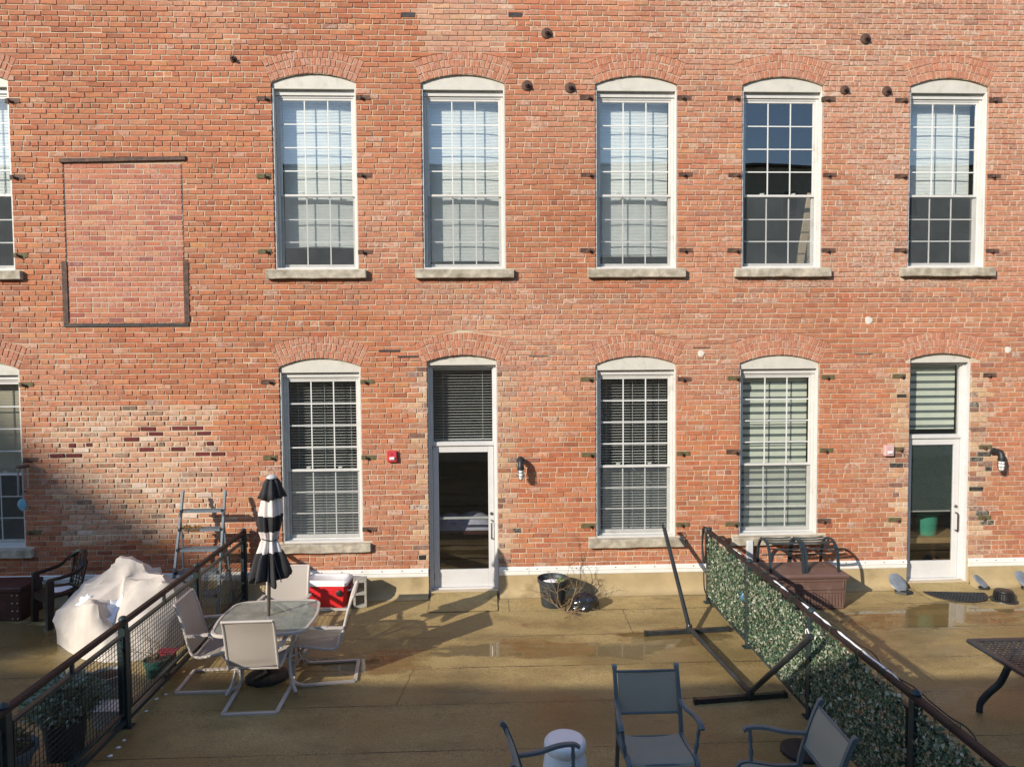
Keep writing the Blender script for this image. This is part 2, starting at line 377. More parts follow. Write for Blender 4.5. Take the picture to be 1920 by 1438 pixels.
def roundpath(pts, r, n=4, loop=False):
    """polyline with rounded corners"""
    P = [Vector(p) for p in pts]; m = len(P); out = []
    for i in range(m):
        if not loop and i in (0, m-1): out.append(P[i]); continue
        a, b, c = P[i-1], P[i], P[(i+1) % m]; d0 = (a-b); d1 = (c-b); rr = min(r, d0.length*.49, d1.length*.49)
        s, e = b+d0.normalized()*rr, b+d1.normalized()*rr
        for k in range(n+1):
            t = k/n; out.append((1-t)**2*s+2*t*(1-t)*b+t*t*e)
    return out
def thing(name, label, cat, loc=(0, 0, 0), rz=0., group=None):
    o = bpy.data.objects.new(name, None); col.objects.link(o); o.empty_display_size = .1
    o.location = loc; o.rotation_euler = (0, 0, rz); o['label'] = label; o['category'] = cat
    if group: o['group'] = group
    return o
def tag(o, label, cat, group=None):
    o['label'] = label; o['category'] = cat
    if group: o['group'] = group
    return o
def kids(o): return [c for c in bpy.data.objects if c.parent == o]
def copy_tree(o, parent=None):
    c = o.copy(); col.objects.link(c); c.parent = parent
    for ch in list(o.children): copy_tree(ch, c)
    return c
def struct(ob): ob['kind'] = 'structure'; return ob
Rz = lambda a: Matrix.Rotation(a, 3, 'Z')
Rx = lambda a: Matrix.Rotation(a, 3, 'X')
Ry = lambda a: Matrix.Rotation(a, 3, 'Y')
# smooth value noise for regional brick tones
def hsh(i, j, k=0):
    n = (i*374761393+j*668265263+k*1442695041) & 0xffffffff; n = ((n ^ (n >> 13))*1274126177) & 0xffffffff
    return ((n ^ (n >> 16)) & 0xffff)/65535
def vn(x, y, k=0):
    i, j = math.floor(x), math.floor(y); fx, fy = x-i, y-j; fx = fx*fx*(3-2*fx); fy = fy*fy*(3-2*fy)
    return (hsh(i, j, k)*(1-fx)+hsh(i+1, j, k)*fx)*(1-fy)+(hsh(i, j+1, k)*(1-fx)+hsh(i+1, j+1, k)*fx)*fy
# ------------------------------------------------------------------ the setting: roof terrace, street, buildings behind the camera
m = MB(); m.box((-40, -12.6, -.4), (40, .05, -.012)); terrace = struct(m.build('roof_terrace', 'membrane'))
edges = [0.0]+SEAMS+[-6.5, -7.4, -8.3, -9.2, -10.1, -11, -12.58]
for i in range(len(edges)-1):
    y1, y0 = edges[i], edges[i+1]; m = MB(); n = 60; top = []; bot = []
    for k in range(n+1):
        x = -14+28*k/n; wob = (vn(x*1.3, i*7.1, 3)-.5)*.03 if i else 0
        wob0 = (vn(x*1.3, (i+1)*7.1, 3)-.5)*.03 if i < len(edges)-2 else 0
        top.append((x, y1+wob, .000 if i == 0 else .008)); bot.append((x, y0+wob0-.012, -.0015))
    skirt = [(p[0], p[1], -.010) for p in top]
    m.loft([skirt, top, bot], False, False, closed=False); ob = m.build('membrane_sheet', 'membrane', terrace); recalc(ob)
def strip_profile(name, prof, x0, x1, mt, parent, n=None, kind=None):
    m = MB(); n = n or max(2, int((x1-x0)/.25)); rings = []
    for k in range(n+1):
        x = x0+(x1-x0)*k/n; rings.append([(x, y+(vn(x*2, y*9, 5)-.5)*.006, z+(vn(x*2.3, z*9, 6)-.5)*.004) for y, z in prof])
    m.loft(rings, False, False, closed=False); ob = m.build(name, mt, parent, smooth='all'); recalc(ob); return ob
UPST = [(-.17, .006), (-.10, .016), (-.055, .05), (-.034, .11), (-.028, .20), (-.026, .335)]
for a, b in ((-12, -4.6), (-4.58, -.90), (.175, 3.3), (3.32, 6.48), (7.48, 12)):
    strip_profile('membrane_upstand', UPST, a, b, 'membrane_wall', terrace)
for a, b in ((-.86, .135), (6.515, 7.455)):
    strip_profile('membrane_ramp', [(-.66, .010), (-.30, .013), (-.15, .035), (-.02, .062), (.16, .070)], a, b, 'membrane', terrace, 6)
# door flank returns of the upstand
for x, s in ((-.90, 1), (.175, -1), (6.48, 1), (7.48, -1)):
    m = MB(); m.box((x-.004, -.03, 0), (x+.004, .16, .335)); m.build('membrane_return', 'membrane_wall', terrace)
m = MB(); m.add([(-300, -300, -6), (300, -300, -6), (300, 300, -6), (-300, 300, -6)], [(0, 1, 2, 3)]); struct(m.build('street_ground', 'street'))
def gable_building(name, label, x0, x1, y0, y1, zb, eave, ridge, ridge_x, wall_m='siding', nwin=6):
    r = thing(name, label, 'building', ((x0+x1)/2, (y0+y1)/2, zb)); L = r.location
    poly = [(x0, zb), (x1, zb), (x1, eave), (ridge_x, ridge), (x0, eave if ridge_x > x0 else ridge)]
    m = MB(); m.prism(poly, y0, y1); w = m.build('wall', wall_m, r); recalc(w)
    for o in (w,): o.location = -L
    for a, b in (((x0, eave), (ridge_x, ridge)), ((ridge_x, ridge), (x1, eave))):
        if abs(a[0]-b[0]) < .05: continue
        d = Vector((b[0]-a[0], 0, b[1]-a[1])); nrm = Vector((-d.z, 0, d.x)).normalized()*.12
        m = MB(); m.prism([(a[0], a[1]+.02), (b[0], b[1]+.02), (b[0]+nrm.x, b[1]+nrm.z+.02), (a[0]+nrm.x, a[1]+nrm.z+.02)], y0-.2, y1+.25); o = m.build('roof', 'roofing', r); recalc(o); o.location = -L
    for k in range(nwin):
        cx = x0+(x1-x0)*(k+.5)/nwin; h = eave-1.2; m = MB(); m.box((cx-.5, y1-.02, h-1.6), (cx+.5, y1+.04, h)); o = m.build('window', 'white_alu', r); o.location = -L
        m = MB(); m.box((cx-.44, y1+.03, h-1.54), (cx+.44, y1+.055, h-.06)); g = m.build('pane', 'pot_black', o)
    return r
gable_building('sided_building', 'low flat beige sided building across the terrace seen only in window reflections', -9.4, 30, -22, -12.7, -6, 5.84, 5.85, 10, nwin=6)
gable_building('gabled_sided_building', 'low gabled beige sided building across the terrace seen only in reflections', -40, -9.42, -22, -12.7, -6, 5.86, 7.05, -26, nwin=4)
gable_building('unseen_shade_gable', 'added tall thin gabled slab far across, unseen, shading the lower left brick wall', -76, -55.0, -51.2, -50, -6, 32.5, 38.6, -64, nwin=4)  # added out of view: slab shaped so its soft shadow falls on the lower-left wall
gable_building('long_roofed_building', 'long dark roofed building far across seen only in reflections', -30, 60, -44, -32, -6, 14.6, 14.9, 10, nwin=12)

# ------------------------------------------------------------------ the brick building
B = thing('brick_building', 'red brick mill building with arched windows and two glass doors', 'building', (0, 0, 0))
def op(n, xl, xr, z0, zs, rise=.125, kind='win', axl=None, axr=None, **kw):
    d = dict(n=n, xl=xl, xr=xr, z0=z0, zs=zs, rise=rise, kind=kind, axl=axl if axl is not None else xl, axr=axr if axr is not None else xr); d.update(kw)
    a = (d['axr']-d['axl'])/2; s = rise; d['xc'] = (d['axl']+d['axr'])/2; d['a'] = a; d['R'] = (a*a+s*s)/(2*s); d['zc'] = zs+s-d['R']; d['th'] = asin(a/d['R']); d['Ro'] = d['R']+.335
    return d
US, UB, LS, LB = 7.645, 4.923, 3.495, .845
OPS = [op('F', -8.05, -6.83, UB, US), op('A', -3.09, -1.87, UB, US), op('B', -.92, .31, UB, US), op('C', 1.65, 2.88, UB, US), op('D', 3.86, 5.09, UB, US), op('E', 6.42, 7.63, UB, US),
       op('F2', -8.05, -6.83, LB, LS), op('A2', -3.07, -1.87, LB, LS), op('C2', 1.65, 2.88, LB, LS), op('D2', 3.85, 5.08, LB, LS),
       op('B2', -.885, .16, .07, LS+.04, .12, 'door', -.95, .26), op('E2', 6.50, 7.465, .07, LS+.02, .11, 'door', 6.42, 7.58)]
SILLH = .135
BLK = (-6.085, -4.415, 4.165, 6.475)
X0, X1, ZT, ZB = -10.6, 11.4, 9.9, .335
def hx(o, z):
    dz = z-o['zc']
    if dz >= o['Ro'] or z < o['zs']: return 0.
    return min(sqrt(o['Ro']**2-dz*dz), dz*math.tan(o['th']))
def excl(za, zb):
    zm = (za+zb)/2; L = []
    for o in OPS:
        if o['z0'] <= zm < o['zs']: L.append((o['xl'], o['xl'], o['xr'], o['xr'], 1))
        elif zm >= o['zs'] and hx(o, zm) > 0:
            hb = hx(o, max(za, o['zs'])); ht = hx(o, zb); ht = ht if ht > 0 else max(0.02, hx(o, zm)*.55)
            L.append((o['xc']-hb, o['xc']-ht, o['xc']+hb, o['xc']+ht, 0))
        if o['kind'] == 'win' and o['z0']-SILLH-.004 <= zm < o['z0']: L.append((o['xl']-.125, o['xl']-.125, o['xr']+.125, o['xr']+.125, 0))
    if BLK[2] <= zm < BLK[3]: L.append((BLK[0]-.012, BLK[0]-.012, BLK[1]+.012, BLK[1]+.012, 0))
    return sorted(L)
def in_rough(x, z):
    e = (vn(x*3, z*5, 21)-.5)*.35
    return -6.38+e < x < -4.0+e and .95+e*.6 < z < 2.92+e*.4
def in_patch(x, z): return -.93 < x < .38 and z > 8.12
def jamb_patch(x, z):
    w = .18+.18*vn(1.3, z*9, 31)
    return (z < 3.45 and (0 < x-.16 < w or 0 < -.885-x < w*.7)) or (z < 3.3 and (0 < 6.5-x < w or 0 < x-7.465 < w*1.1))
PAL = [((.46, .158, .085), 6), ((.49, .178, .095), 6), ((.43, .135, .074), 4), ((.51, .195, .105), 4), ((.47, .19, .12), 4), ((.39, .115, .063), 2.2), ((.53, .22, .105), 1.2), ((.31, .095, .06), .8), ((.50, .235, .155), 1.0), ((.22, .075, .06), .25), ((.56, .26, .12), .25)]
_tot = sum(w for _, w in PAL)
def pick(pal, tot):
    r = random.random()*tot
    for c, w in pal:
        r -= w
        if r <= 0: return c
    return pal[0][0]
RPAL = [((.51, .235, .15), 6), ((.53, .27, .185), 2.5), ((.50, .215, .125), 5), ((.56, .31, .19), 2), ((.30, .15, .10), 1.0), ((.18, .10, .07), .6), ((.62, .45, .40), .6), ((.46, .19, .11), 3)]
PPAL = [((.50, .24, .165), 4), ((.54, .275, .19), 4), ((.46, .215, .15), 3), ((.56, .30, .19), 1)]
IPAL = [((.44, .165, .10), 5), ((.47, .185, .11), 4), ((.41, .145, .095), 3), ((.36, .12, .085), 1), ((.50, .23, .125), .7), ((.27, .09, .075), .3)]
GLAZ = [((.16, .035, .035), 1), ((.13, .03, .03), 1)]
def bcol(x, z):
    smear = max(0., (vn(x*.5, z*.55, 11)-.45))*.9
    if x > 3.0 and z > 4.6: smear += .55*vn(x*.8, z*.8, 12)
    if x > 5.6: smear += .14
    if in_rough(x, z):
        c = pick(RPAL, sum(w for _, w in RPAL)); smear = .2+.6*random.random()**2
        if 2.15 < z < 2.75 and random.random() < .16: c = pick(GLAZ, 2); smear = 0
    elif in_patch(x, z): c = pick(PPAL, 12); smear = .15
    elif jamb_patch(x, z):
        c = pick([((.36, .15, .10), 2), ((.48, .24, .15), 3), ((.54, .32, .20), 3), ((.20, .09, .07), 1)], 9); smear = .6*random.random()
        if random.random() < .04: c = (.03, .025, .025)
    else:
        c = pick(PAL, _tot); reg = vn(x*.35+3, z*.4, 8); up = min(1, max(0, (z-2.5)/4))
        pink = .5*up+.5*reg
        c = tuple((a*(1-.38*pink)+b*.38*pink)*.94 for a, b in zip(c, (.47, .205, .135)))
        if z < 3 and random.random() < .25: c = (c[0]*1.05, c[1]*.95, c[2]*.82)
        k = .9+.22*vn(x*.7, z*.8, 15); c = tuple(a*k for a in c)
        if z < 1.0 and random.random() < .3: c = tuple(a*.8 for a in c)
        for o in OPS[:6]:                                   # water stain under the stone sills
            if o['xl']-.1 < x < o['xr']+.1 and o['z0']-.55 < z < o['z0']-.13 and random.random() < .45: c = tuple(a*.72+.03 for a in c); smear += .15
    if random.random() < .05: smear += .5
    c = tuple(a*.72+b*.28 for a, b in zip(c, (.47, .18, .10))) if not (in_rough(x, z) or jamb_patch(x, z) or in_patch(x, z)) else c
    smear *= .72
    j = random.uniform(.90, 1.08)*.95
    return (*[min(.75, a*j*g*random.uniform(.97, 1.03)) for a, g in zip(c, (1.0, 1.04, .98))], min(1., smear))
BRICKS = []     # (corners4 [(x,z)..], proud, back, colour, rounding)
def rows():
    z = ZB; i = 0; pitch = .0768; nexth = 3
    while z < ZT:
        za, zb = z+.0062+random.uniform(-.0008,.0008), z+pitch-.0062; zm = (za+zb)/2
        header = (i == nexth)
        if header: nexth += random.choice((5, 6, 6, 7))
        P = .117 if header else .2335
        ph = (0 if i % 2 else P/2)+random.uniform(-.018, .018)+(vn(i*.9, 2, 4)-.5)*.05
        ex = excl(za, zb); segs = []; L = (X0, X0, 0)
        for e in ex:
            if min(e[0], e[1])-max(L[0], L[1]) > .03: segs.append((L[0], L[1], e[0], e[1], L[2], e[4]))
            L = (e[2], e[3], e[4]) if max(e[2], e[3]) > max(L[0], L[1]) else L
        segs.append((L[0], L[1], X1, X1, L[2], 0))
        for ab, at, bb, bt, jl, jr in segs:
            lo, hi = max(ab, at), min(bb, bt); cuts = []
            k = math.ceil((lo-ph)/P); x = ph+k*P
            while x < hi:
                if x > lo+.045 and x < hi-.045: cuts.append(x+random.uniform(-.009, .009))
                x += P
            E = [None]+cuts+[None]
            for q in range(len(E)-1):
                l, r = E[q], E[q+1]; jw = .0065
                cx = ((l if l is not None else lo)+(r if r is not None else hi))/2
                rough = in_rough(cx, zm); jw = .013 if rough else (.004 if in_patch(cx, zm) else .0068)
                jz = .004 if rough else 0.
                xlb, xlt = (ab+.003, at+.003) if l is None else (l+jw, l+jw)
                xrb, xrt = (bb-.003, bt-.003) if r is None else (r-jw, r-jw)
                if xrb-xlb < .012 and xrt-xlt < .012: continue
                dz = random.uniform(-.0022, .0022); tl = random.uniform(-.0018, .0018)
                back = .13 if ((l is None and jl) or (r is None and jr)) else .004
                pr = random.uniform(.0075, .0135)+(random.uniform(-.003, .006) if rough else 0)
                if random.random() < .015: pr = .002
                BRICKS.append(([(xlb, za+dz-tl+jz), (xrb, za+dz+tl+jz), (xrt, zb+dz+tl-jz), (xlt, zb+dz-tl-jz)], pr, back, bcol(cx, zm)))
        z += pitch; i += 1
rows()
def blocked():
    x0, x1, z0, z1 = BLK; z = z0; i = 0; pitch = .0742
    while z+pitch < z1+.01:
        P = .225; x = x0+.004-(0 if i % 2 else P/2); hdr = (i % 7 == 3)
        if hdr: P = .114
        while x < x1:
            a, b = max(x, x0+.004), min(x+P-.011, x1-.004)
            if b-a > .03:
                c = pick(IPAL, sum(w for _, w in IPAL)); j = random.uniform(.92, 1.08)
                BRICKS.append(([(a, z+.005), (b, z+.005), (b, z+pitch-.006), (a, z+pitch-.006)], random.uniform(.004, .008), .02, (*[q*j for q in c], .28*random.random())))
            x += P
        z += pitch; i += 1
blocked()
def arches():
    for o in OPS:
        for ring in range(3):
            r0 = o['R']+ring*.1115+.003; r1 = r0+.1035; n = max(10, int(round(2*o['th']*(r0+.05)/.0725))); off = .5*(ring % 2)
            for k in range(n):
                t0 = -o['th']+2*o['th']*k/n; t1 = t0+2*o['th']/n; g = .0045/r0
                t0 += g+random.uniform(-.002, .002); t1 -= g; e = random.uniform(-.004, .004)
                q = [(o['xc']+r*sin(t), o['zc']+r*cos(t)) for r, t in ((r0+e, t0), (r0+e, t1), (r1+e, t1), (r1+e, t0))]
                c = pick(PAL[:6], 24); j = random.uniform(.88, 1.06)*.95; c = tuple(a*.6*j+b*.4*j for a, b in zip(c, (.46, .185, .105)))
                BRICKS.append((q, random.uniform(.006, .011), .12 if ring == 0 else .004, (*c, .12+.2*random.random())))
arches()
def brick_into(m, br, o=(0, 0, 0)):
    q, pr, back, c = br; cx = sum(p[0] for p in q)/4; cz = sum(p[1] for p in q)/4; vs = []
    J = lambda s: random.uniform(-s, s)
    def off(p, e):
        d = Vector((cx-p[0], cz-p[1])); sx = e if d.x > 0 else -e; sz = e if d.y > 0 else -e
        return (p[0]+sx, p[1]+sz)
    jj = [(J(.0036), J(.0024)) for _ in q]
    for p, j in zip(q, jj): vs.append((p[0]+j[0], back, p[1]+j[1]))
    for p, j in zip(q, jj): vs.append((p[0]+j[0], -pr+.0045, p[1]+j[1]))
    for p, j in zip(q, jj): a = off(p, .0045); vs.append((a[0]+j[0]+J(.001), -pr+J(.0014), a[1]+j[1]+J(.001)))
    vs = [(x-o[0], y-o[1], z-o[2]) for x, y, z in vs]; fs = []
    for k in range(4):
        n = (k+1) % 4; fs += [(k, n, 4+n, 4+k), (4+k, 4+n, 8+n, 8+k)]
    fs.append((8, 9, 10, 11)); m.add(vs, fs, 0, c)
def inview(q):
    cx = sum(p[0] for p in q)/4; cz = sum(p[1] for p in q)/4; d = Vector((cx, 0, cz))-CAM; k = d.dot(FW)
    return abs(d.dot(RT)/k*FPX) < 950 and abs(d.dot(UP)/k*FPX) < 710
def area(br):
    q = br[0]; a = abs(sum(q[i][0]*q[(i+1) % 4][1]-q[(i+1) % 4][0]*q[i][1] for i in range(4)))/2
    cx = sum(p[0] for p in q)/4; cz = sum(p[1] for p in q)/4; return a/depth((cx, 0, cz))**3 if inview(q) else 0
order = sorted(range(len(BRICKS)), key=lambda i: -area(BRICKS[i])); single = set(order[:296])
m = MB()
for i, br in enumerate(BRICKS):
    if i not in single: brick_into(m, br)
wallbricks = m.build('brickwork', 'brick', B, kind='stuff')
for i in sorted(single):
    br = BRICKS[i]; q = br[0]; c = (sum(p[0] for p in q)/4, 0, sum(p[1] for p in q)/4); m = MB(); brick_into(m, br, c)
    o = m.build('brick', 'brick', B); o.location = c
# mortar backing with the openings cut out
def backing():
    m = MB(); xs = sorted({X0, X1, *[v for o in OPS for v in (o['xl'], o['xr'])]}); zs = sorted({0.0, ZT, *[v for o in OPS for v in (o['z0'], o['zs']+o['rise'])]})
    for a, b in zip(xs, xs[1:]):
        for c, d in zip(zs, zs[1:]):
            cx, cz = (a+b)/2, (c+d)/2
            if any(o['xl'] < cx < o['xr'] and o['z0'] < cz < o['zs']+o['rise'] for o in OPS): continue
            m.add([(a, 0, c), (b, 0, c), (b, 0, d), (a, 0, d)], [(0, 1, 2, 3)])
    for o in OPS:
        n = 14; top = o['zs']+o['rise']; arc = []
        for k in range(n+1):
            x = o['xl']+(o['xr']-o['xl'])*k/n; z = o['zc']+sqrt(max(0, o['R']**2-(x-o['xc'])**2)); arc.append((x, min(z, top)))
        o['arc'] = arc
        for (xa, za), (xb, zb) in zip(arc, arc[1:]):
            m.add([(xa, 0, za), (xb, 0, zb), (xb, 0, top), (xa, 0, top)], [(0, 1, 2, 3)])
            m.add([(xa, 0, za), (xb, 0, zb), (xb, .3, zb), (xa, .3, za)], [(3, 2, 1, 0)])
        zl, zr = arc[0][1], arc[-1][1]
        m.add([(o['xl']-.004, 0, o['z0']), (o['xl']-.004, .3, o['z0']), (o['xl']-.004, .3, zl), (o['xl']-.004, 0, zl)], [(0, 1, 2, 3)])
        m.add([(o['xr']+.004, 0, o['z0']), (o['xr']+.004, .3, o['z0']), (o['xr']+.004, .3, zr), (o['xr']+.004, 0, zr)], [(3, 2, 1, 0)])
        m.add([(o['xl'], 0, o['z0']-.002), (o['xr'], 0, o['z0']-.002), (o['xr'], .3, o['z0']-.002), (o['xl'], .3, o['z0']-.002)], [(0, 1, 2, 3)])
    return m.build('wall', 'mortar', B)
backing()
m = MB(); m.box((X0, 5.6, -6), (X1, 6.0, ZT)); m.box((X0-.3, .001, -6), (X0, 6, ZT)); m.box((X1, .001, -6), (X1+.3, 6, ZT)); m.box((X0-.3, .001, ZT), (X1+.3, 6, ZT+.4)); m.box((X0, .02, -6), (X1, .3, -.42)); m.build('wall', 'mortar', B)
for z0, z1 in ((.06, 4.05), (4.35, 8.6)):
    m = MB(); m.add([(X0+.02, .31, z0), (X1-.02, .31, z0), (X1-.02, 5.5, z0), (X0+.02, 5.5, z0)], [(0, 1, 2, 3)]); struct(m.build('room_floor', 'room_floor'))
    m = MB(); x0, x1 = X0+.02, X1-.02
    m.add([(x0, 5.5, z0), (x1, 5.5, z0), (x1, 5.5, z1), (x0, 5.5, z1)], [(0, 1, 2, 3)]); m.add([(x0, .31, z1), (x1, .31, z1), (x1, 5.5, z1), (x0, 5.5, z1)], [(3, 2, 1, 0)])
    for xp in (-5.2, -1.4, .9, 3.4, 5.8): m.box((xp-.06, .32, z0+.01), (xp+.06, 5.49, z1-.01))
    struct(m.build('room_wall', 'room_wall'))
# base flashing bar with screws
for a, b in ((-10.6, -7.4), (-7.395, -4.42), (-4.415, -.90), (.17, .62), (.625, 3.6), (3.605, 6.485), (7.475, 11.4)):
    m = MB(); pr = [(-.030, .313), (-.034, .325), (-.034, .372), (-.047, .382), (-.036, .392), (-.036, .425), (-.024, .436), (-.004, .438)]
    m.loft([[(x, y, z) for y, z in pr] for x in (a, b)], False, False, closed=False)
    for x in (a, b): m.add([(x, y, z) for y, z in pr]+[(x, -.002, .313)], [tuple(range(9))])
    fb = m.build('flashing_bar', 'term_bar', B); recalc(fb); m = MB(); x = a+.12
    while x < b: m.lathe([(.009, 0), (.006, .006)], 6); m.v[-12:] = [(x+p[0], -.0365-p[2], .408+p[1]) for p in m.v[-12:]]; x += .30
    m.build('screws', 'iron_dark', fb, kind='stuff')
# blocked opening irons
m = MB(); m.cbox((-5.235, -.012, 6.52), (1.80, .06, .06), Ry(radians(-1.3)), bev=.006); m.build('iron_lintel', 'iron_rust', B)
m = MB(); m.box((-6.16, -.022, 4.105), (-4.36, .03, 4.155), bev=.005); m.build('iron_sill', 'iron_dark', B)
for x, z1 in ((-6.125, 5.06), (-4.385, 5.08)): m = MB(); m.box((x-.040, -.019, 4.157), (x+.040, .03, z1), bev=.004); m.build('iron_corner_guard', 'iron_rust', B)
for x in (BLK[0]-.006, BLK[1]+.006): m = MB(); m.box((x-.005, -.004, 5.08), (x+.005, .01, 6.47)); m.build('joint_strip', 'iron_dark', B)
# shutter pintles, tie-rod plates and other ironwork on the wall
PIN = [(495, 186), (495, 331), (497, 472), (681, 184), (683, 329), (685, 473), (1100, 184), (1102, 329), (1101, 470), (1283, 184), (1285, 328), (1286, 470), (1376, 185), (1378, 329), (1376, 470), (1553, 187), (1555, 329), (1553, 470), (1690, 189), (1689, 331), (1688, 470), (1866, 189), (1863, 331), (1860, 471), (24, 190), (33, 333), (40, 479),
       (503, 716), (507, 858), (689, 716), (691, 857), (693, 992), (1101, 711), (1103, 852), (1102, 985), (1283, 711), (1281, 850), (1280, 983), (1376, 709), (1374, 847), (1372, 982), (1552, 707), (1549, 844), (1545, 976), (1685, 705), (1682, 842), (1677, 974), (1855, 703), (1847, 838), (1845, 970), (50, 721), (58, 862), (65, 998)]
for k, (u, v) in enumerate(PIN):
    p = W(u, v); m = MB(); m.box((-.105, -.017, -.033), (.105, .01, .033), bev=.004)
    o = m.build('shutter_pintle', 'iron_moss' if (v > 600 or k in (1, 2, 26)) and k % 4 != 3 else 'iron_rust', B); o.location = p
    sd = 1 if (k % 2) else -1; near = min((abs(p.x-e['xl']), 1) for e in OPS); nl = min(abs(p.x-e['xl']) for e in OPS); nr = min(abs(p.x-e['xr']) for e in OPS); sd = 1 if nl < nr else -1
    m = MB(); m.tube([(sd*.03, -.015, -.01), (sd*.03, -.055, -.014), (sd*.03, -.062, .018)], [.020, .017, .014], 8); m.build('hook', 'iron_rust', o, smooth=True)
for (u, v), r in (((1025, 64), .08), ((988, 162), .08), ((1069, 166), .08), ((1622, 74), .08), ((1583, 170), .07), ((1662, 172), .075), ((438, 112), .05)):
    p = W(u, v); m = MB(); prof = [(r, .004), (r, .022), (r*.85, .034), (r*.45, .040), (r*.42, .055)]
    m.lathe(prof, 20); m.v = [(x, -z+.005, y) for x, y, z in m.v]; o = m.build('tie_plate', 'iron_rust', B, smooth=True); recalc(o); o.location = p
    m = MB(); m.cbox((0, -.065, 0), (.042, .035, .042), Ry(radians(20))); m.tube([(0, -.06, 0), (0, -.10, 0)], .012, 8); m.build('nut', 'iron_rust', o)
for u, v, w, h, mt in ((765, 29, .20, .07, 'iron_dark'), (966, 29, .20, .07, 'iron_dark'), (730, 658, .31, .035, 'iron_dark'), (765, 669, .31, .032, 'iron_dark'), (1010, 668, .30, .016, 'iron_dark'), (1620, 664, .28, .014, 'iron_dark'), (1315, 652, .26, .012, 'iron_dark'), (416, 675, .28, .014, 'iron_dark'), (1690, 742, .15, .05, 'iron_dark')):
    p = W(u, v); m = MB(); m.box((-w/2, -.014, -h/2), (w/2, .01, h/2), bev=.003); o = m.build('iron_slot', mt, B); o.location = p
for (u, v), r in (((1314, 663), .052), ((1889, 656), .052), ((1628, 601), .06)):
    p = W(u, v); m = MB(); m.lathe([(r, 0), (r*.95, .012), (r*.6, .016)], 18, fn=lambda a, z: 1+.06*sin(3*a+1)); m.v = [(x, -z-.003, y) for x, y, z in m.v]; o = m.build('mortar_plug', 'mortar_blob', B, smooth=True); recalc(o); o.location = p
def sheet(m, x0, x1, z0, z1, y): m.add([(x0, y, z0), (x1, y, z0), (x1, y, z1), (x0, y, z1)], [(0, 1, 2, 3)])
# ------------------------------------------------------------------ windows
def make_window(o):
    xl, xr, z0, zs = o['xl'], o['xr'], o['z0'], o['zs']; hb = zs-.085
    m = MB()
    m.box((xl+.001, .010, z0), (xl+.024, .24, hb), bev=.003); m.box((xr-.024, .010, z0), (xr-.001, .24, hb), bev=.003)
    m.box((xl+.0245, .012, z0+.001), (xr-.0245, .24, z0+.032), bev=.003)
    m.box((xl+.0245, .085, hb-.075), (xr-.0245, .24, hb-.002), bev=.003)
    m.box((xl+.0245, .105, z0+.0325), (xl+.062, .20, hb-.0755), bev=.004); m.box((xr-.062, .105, z0+.0325), (xr-.0245, .20, hb-.0755), bev=.004)
    m.box((xl+.0625, .108, hb-.105), (xr-.0625, .20, hb-.0755), bev=.003); m.box((xl+.0625, .108, z0+.0325), (xr-.0625, .20, z0+.052), bev=.003)
    win = m.build('window', 'white_alu', B)
    m = MB(); arc = [(min(max(x, xl+.003), xr-.003), z-.004) for x, z in o['arc']]
    m.prism([(xr-.003, hb), (xl+.003, hb)]+arc, .030, .16); recalc(m.build('arch_panel', 'panel_cream', win))
    m = MB(); m.box((xl-.12, -.085+random.uniform(-.01, .005), z0-SILLH+.004), (xr+.12, .012, z0-.003), bev=.008)
    # rough-hewn underside
    s = m.build('sill', 'stone', win); me = s.data
    import bmesh
    bm = bmesh.new(); bm.from_mesh(me); bmesh.ops.subdivide_edges(bm, edges=[e for e in bm.edges if e.calc_length() > .5], cuts=14)
    for v in bm.verts:
        if v.co.y < -.02: v.co.z += (vn(v.co.x*9, v.co.y*5, 41)-.5)*(.016 if v.co.z < z0-.07 else .006); v.co.y += (vn(v.co.x*7, v.co.z*20, 42)-.5)*.012
    bm.to_mesh(me); bm.free()
    gx0, gx1, gz0, gz1 = xl+.0625, xr-.0625, z0+.0525, hb-.1055; zm = gz1-(gz1-gz0)*4/7
    o.update(gx0=gx0, gx1=gx1, gz0=gz0, gz1=gz1, zm=zm)
    for k, (a, b, y) in enumerate(((zm-.018, gz1, .118), (gz0, zm+.018, .152))):
        m = MB(); t = .034; m.box((gx0, y, a), (gx0+t, y+.033, b), bev=.003); m.box((gx1-t, y, a), (gx1, y+.033, b), bev=.003)
        m.box((gx0+t+.0005, y+.001, b-t), (gx1-t-.0005, y+.032, b), bev=.003); m.box((gx0+t+.0005, y+.001, a), (gx1-t-.0005, y+.032, a+(.045 if k else t)), bev=.003)
        sash = m.build('sash', 'white_alu', win)
        pa, pb = a+(.045 if k else t), b-t; x0, x1 = gx0+t, gx1-t
        m = MB(); sheet(m, x0, x1, pa, pb, y+.015); m.build('glass_pane', 'window_glass', win)
        rows_ = 3 if k else 4
        for q in (1, 2): x = x0+(x1-x0)*q/3; m = MB(); m.box((x-.0085, y+.006, pa+.001), (x+.0085, y+.013, pb-.001)); m.build('muntin', 'muntin_white', win)
        for q in range(1, rows_): z = pa+(pb-pa)*q/rows_; m = MB(); m.box((x0+.001, y+.0075, z-.0085), (x1-.001, y+.0125, z+.0085)); m.build('muntin', 'muntin_white', win)
        if not k:
            for fx in (.28, .72): xx = gx0+(gx1-gx0)*fx; m = MB(); m.cbox((xx, y+.052, a+t+.012), (.06, .03, .022), bev=.005); m.tube([(xx-.03, y+.05, a+t+.024), (xx+.035, y+.04, a+t+.028)], .006, 6); m.build('sash_lock', 'white_alu', win)
    m = MB(); sheet(m, gx0+.006, gx1-.006, gz0+.003, zm-.02, .112); m.build('insect_screen', 'insect_screen', win)
    return win
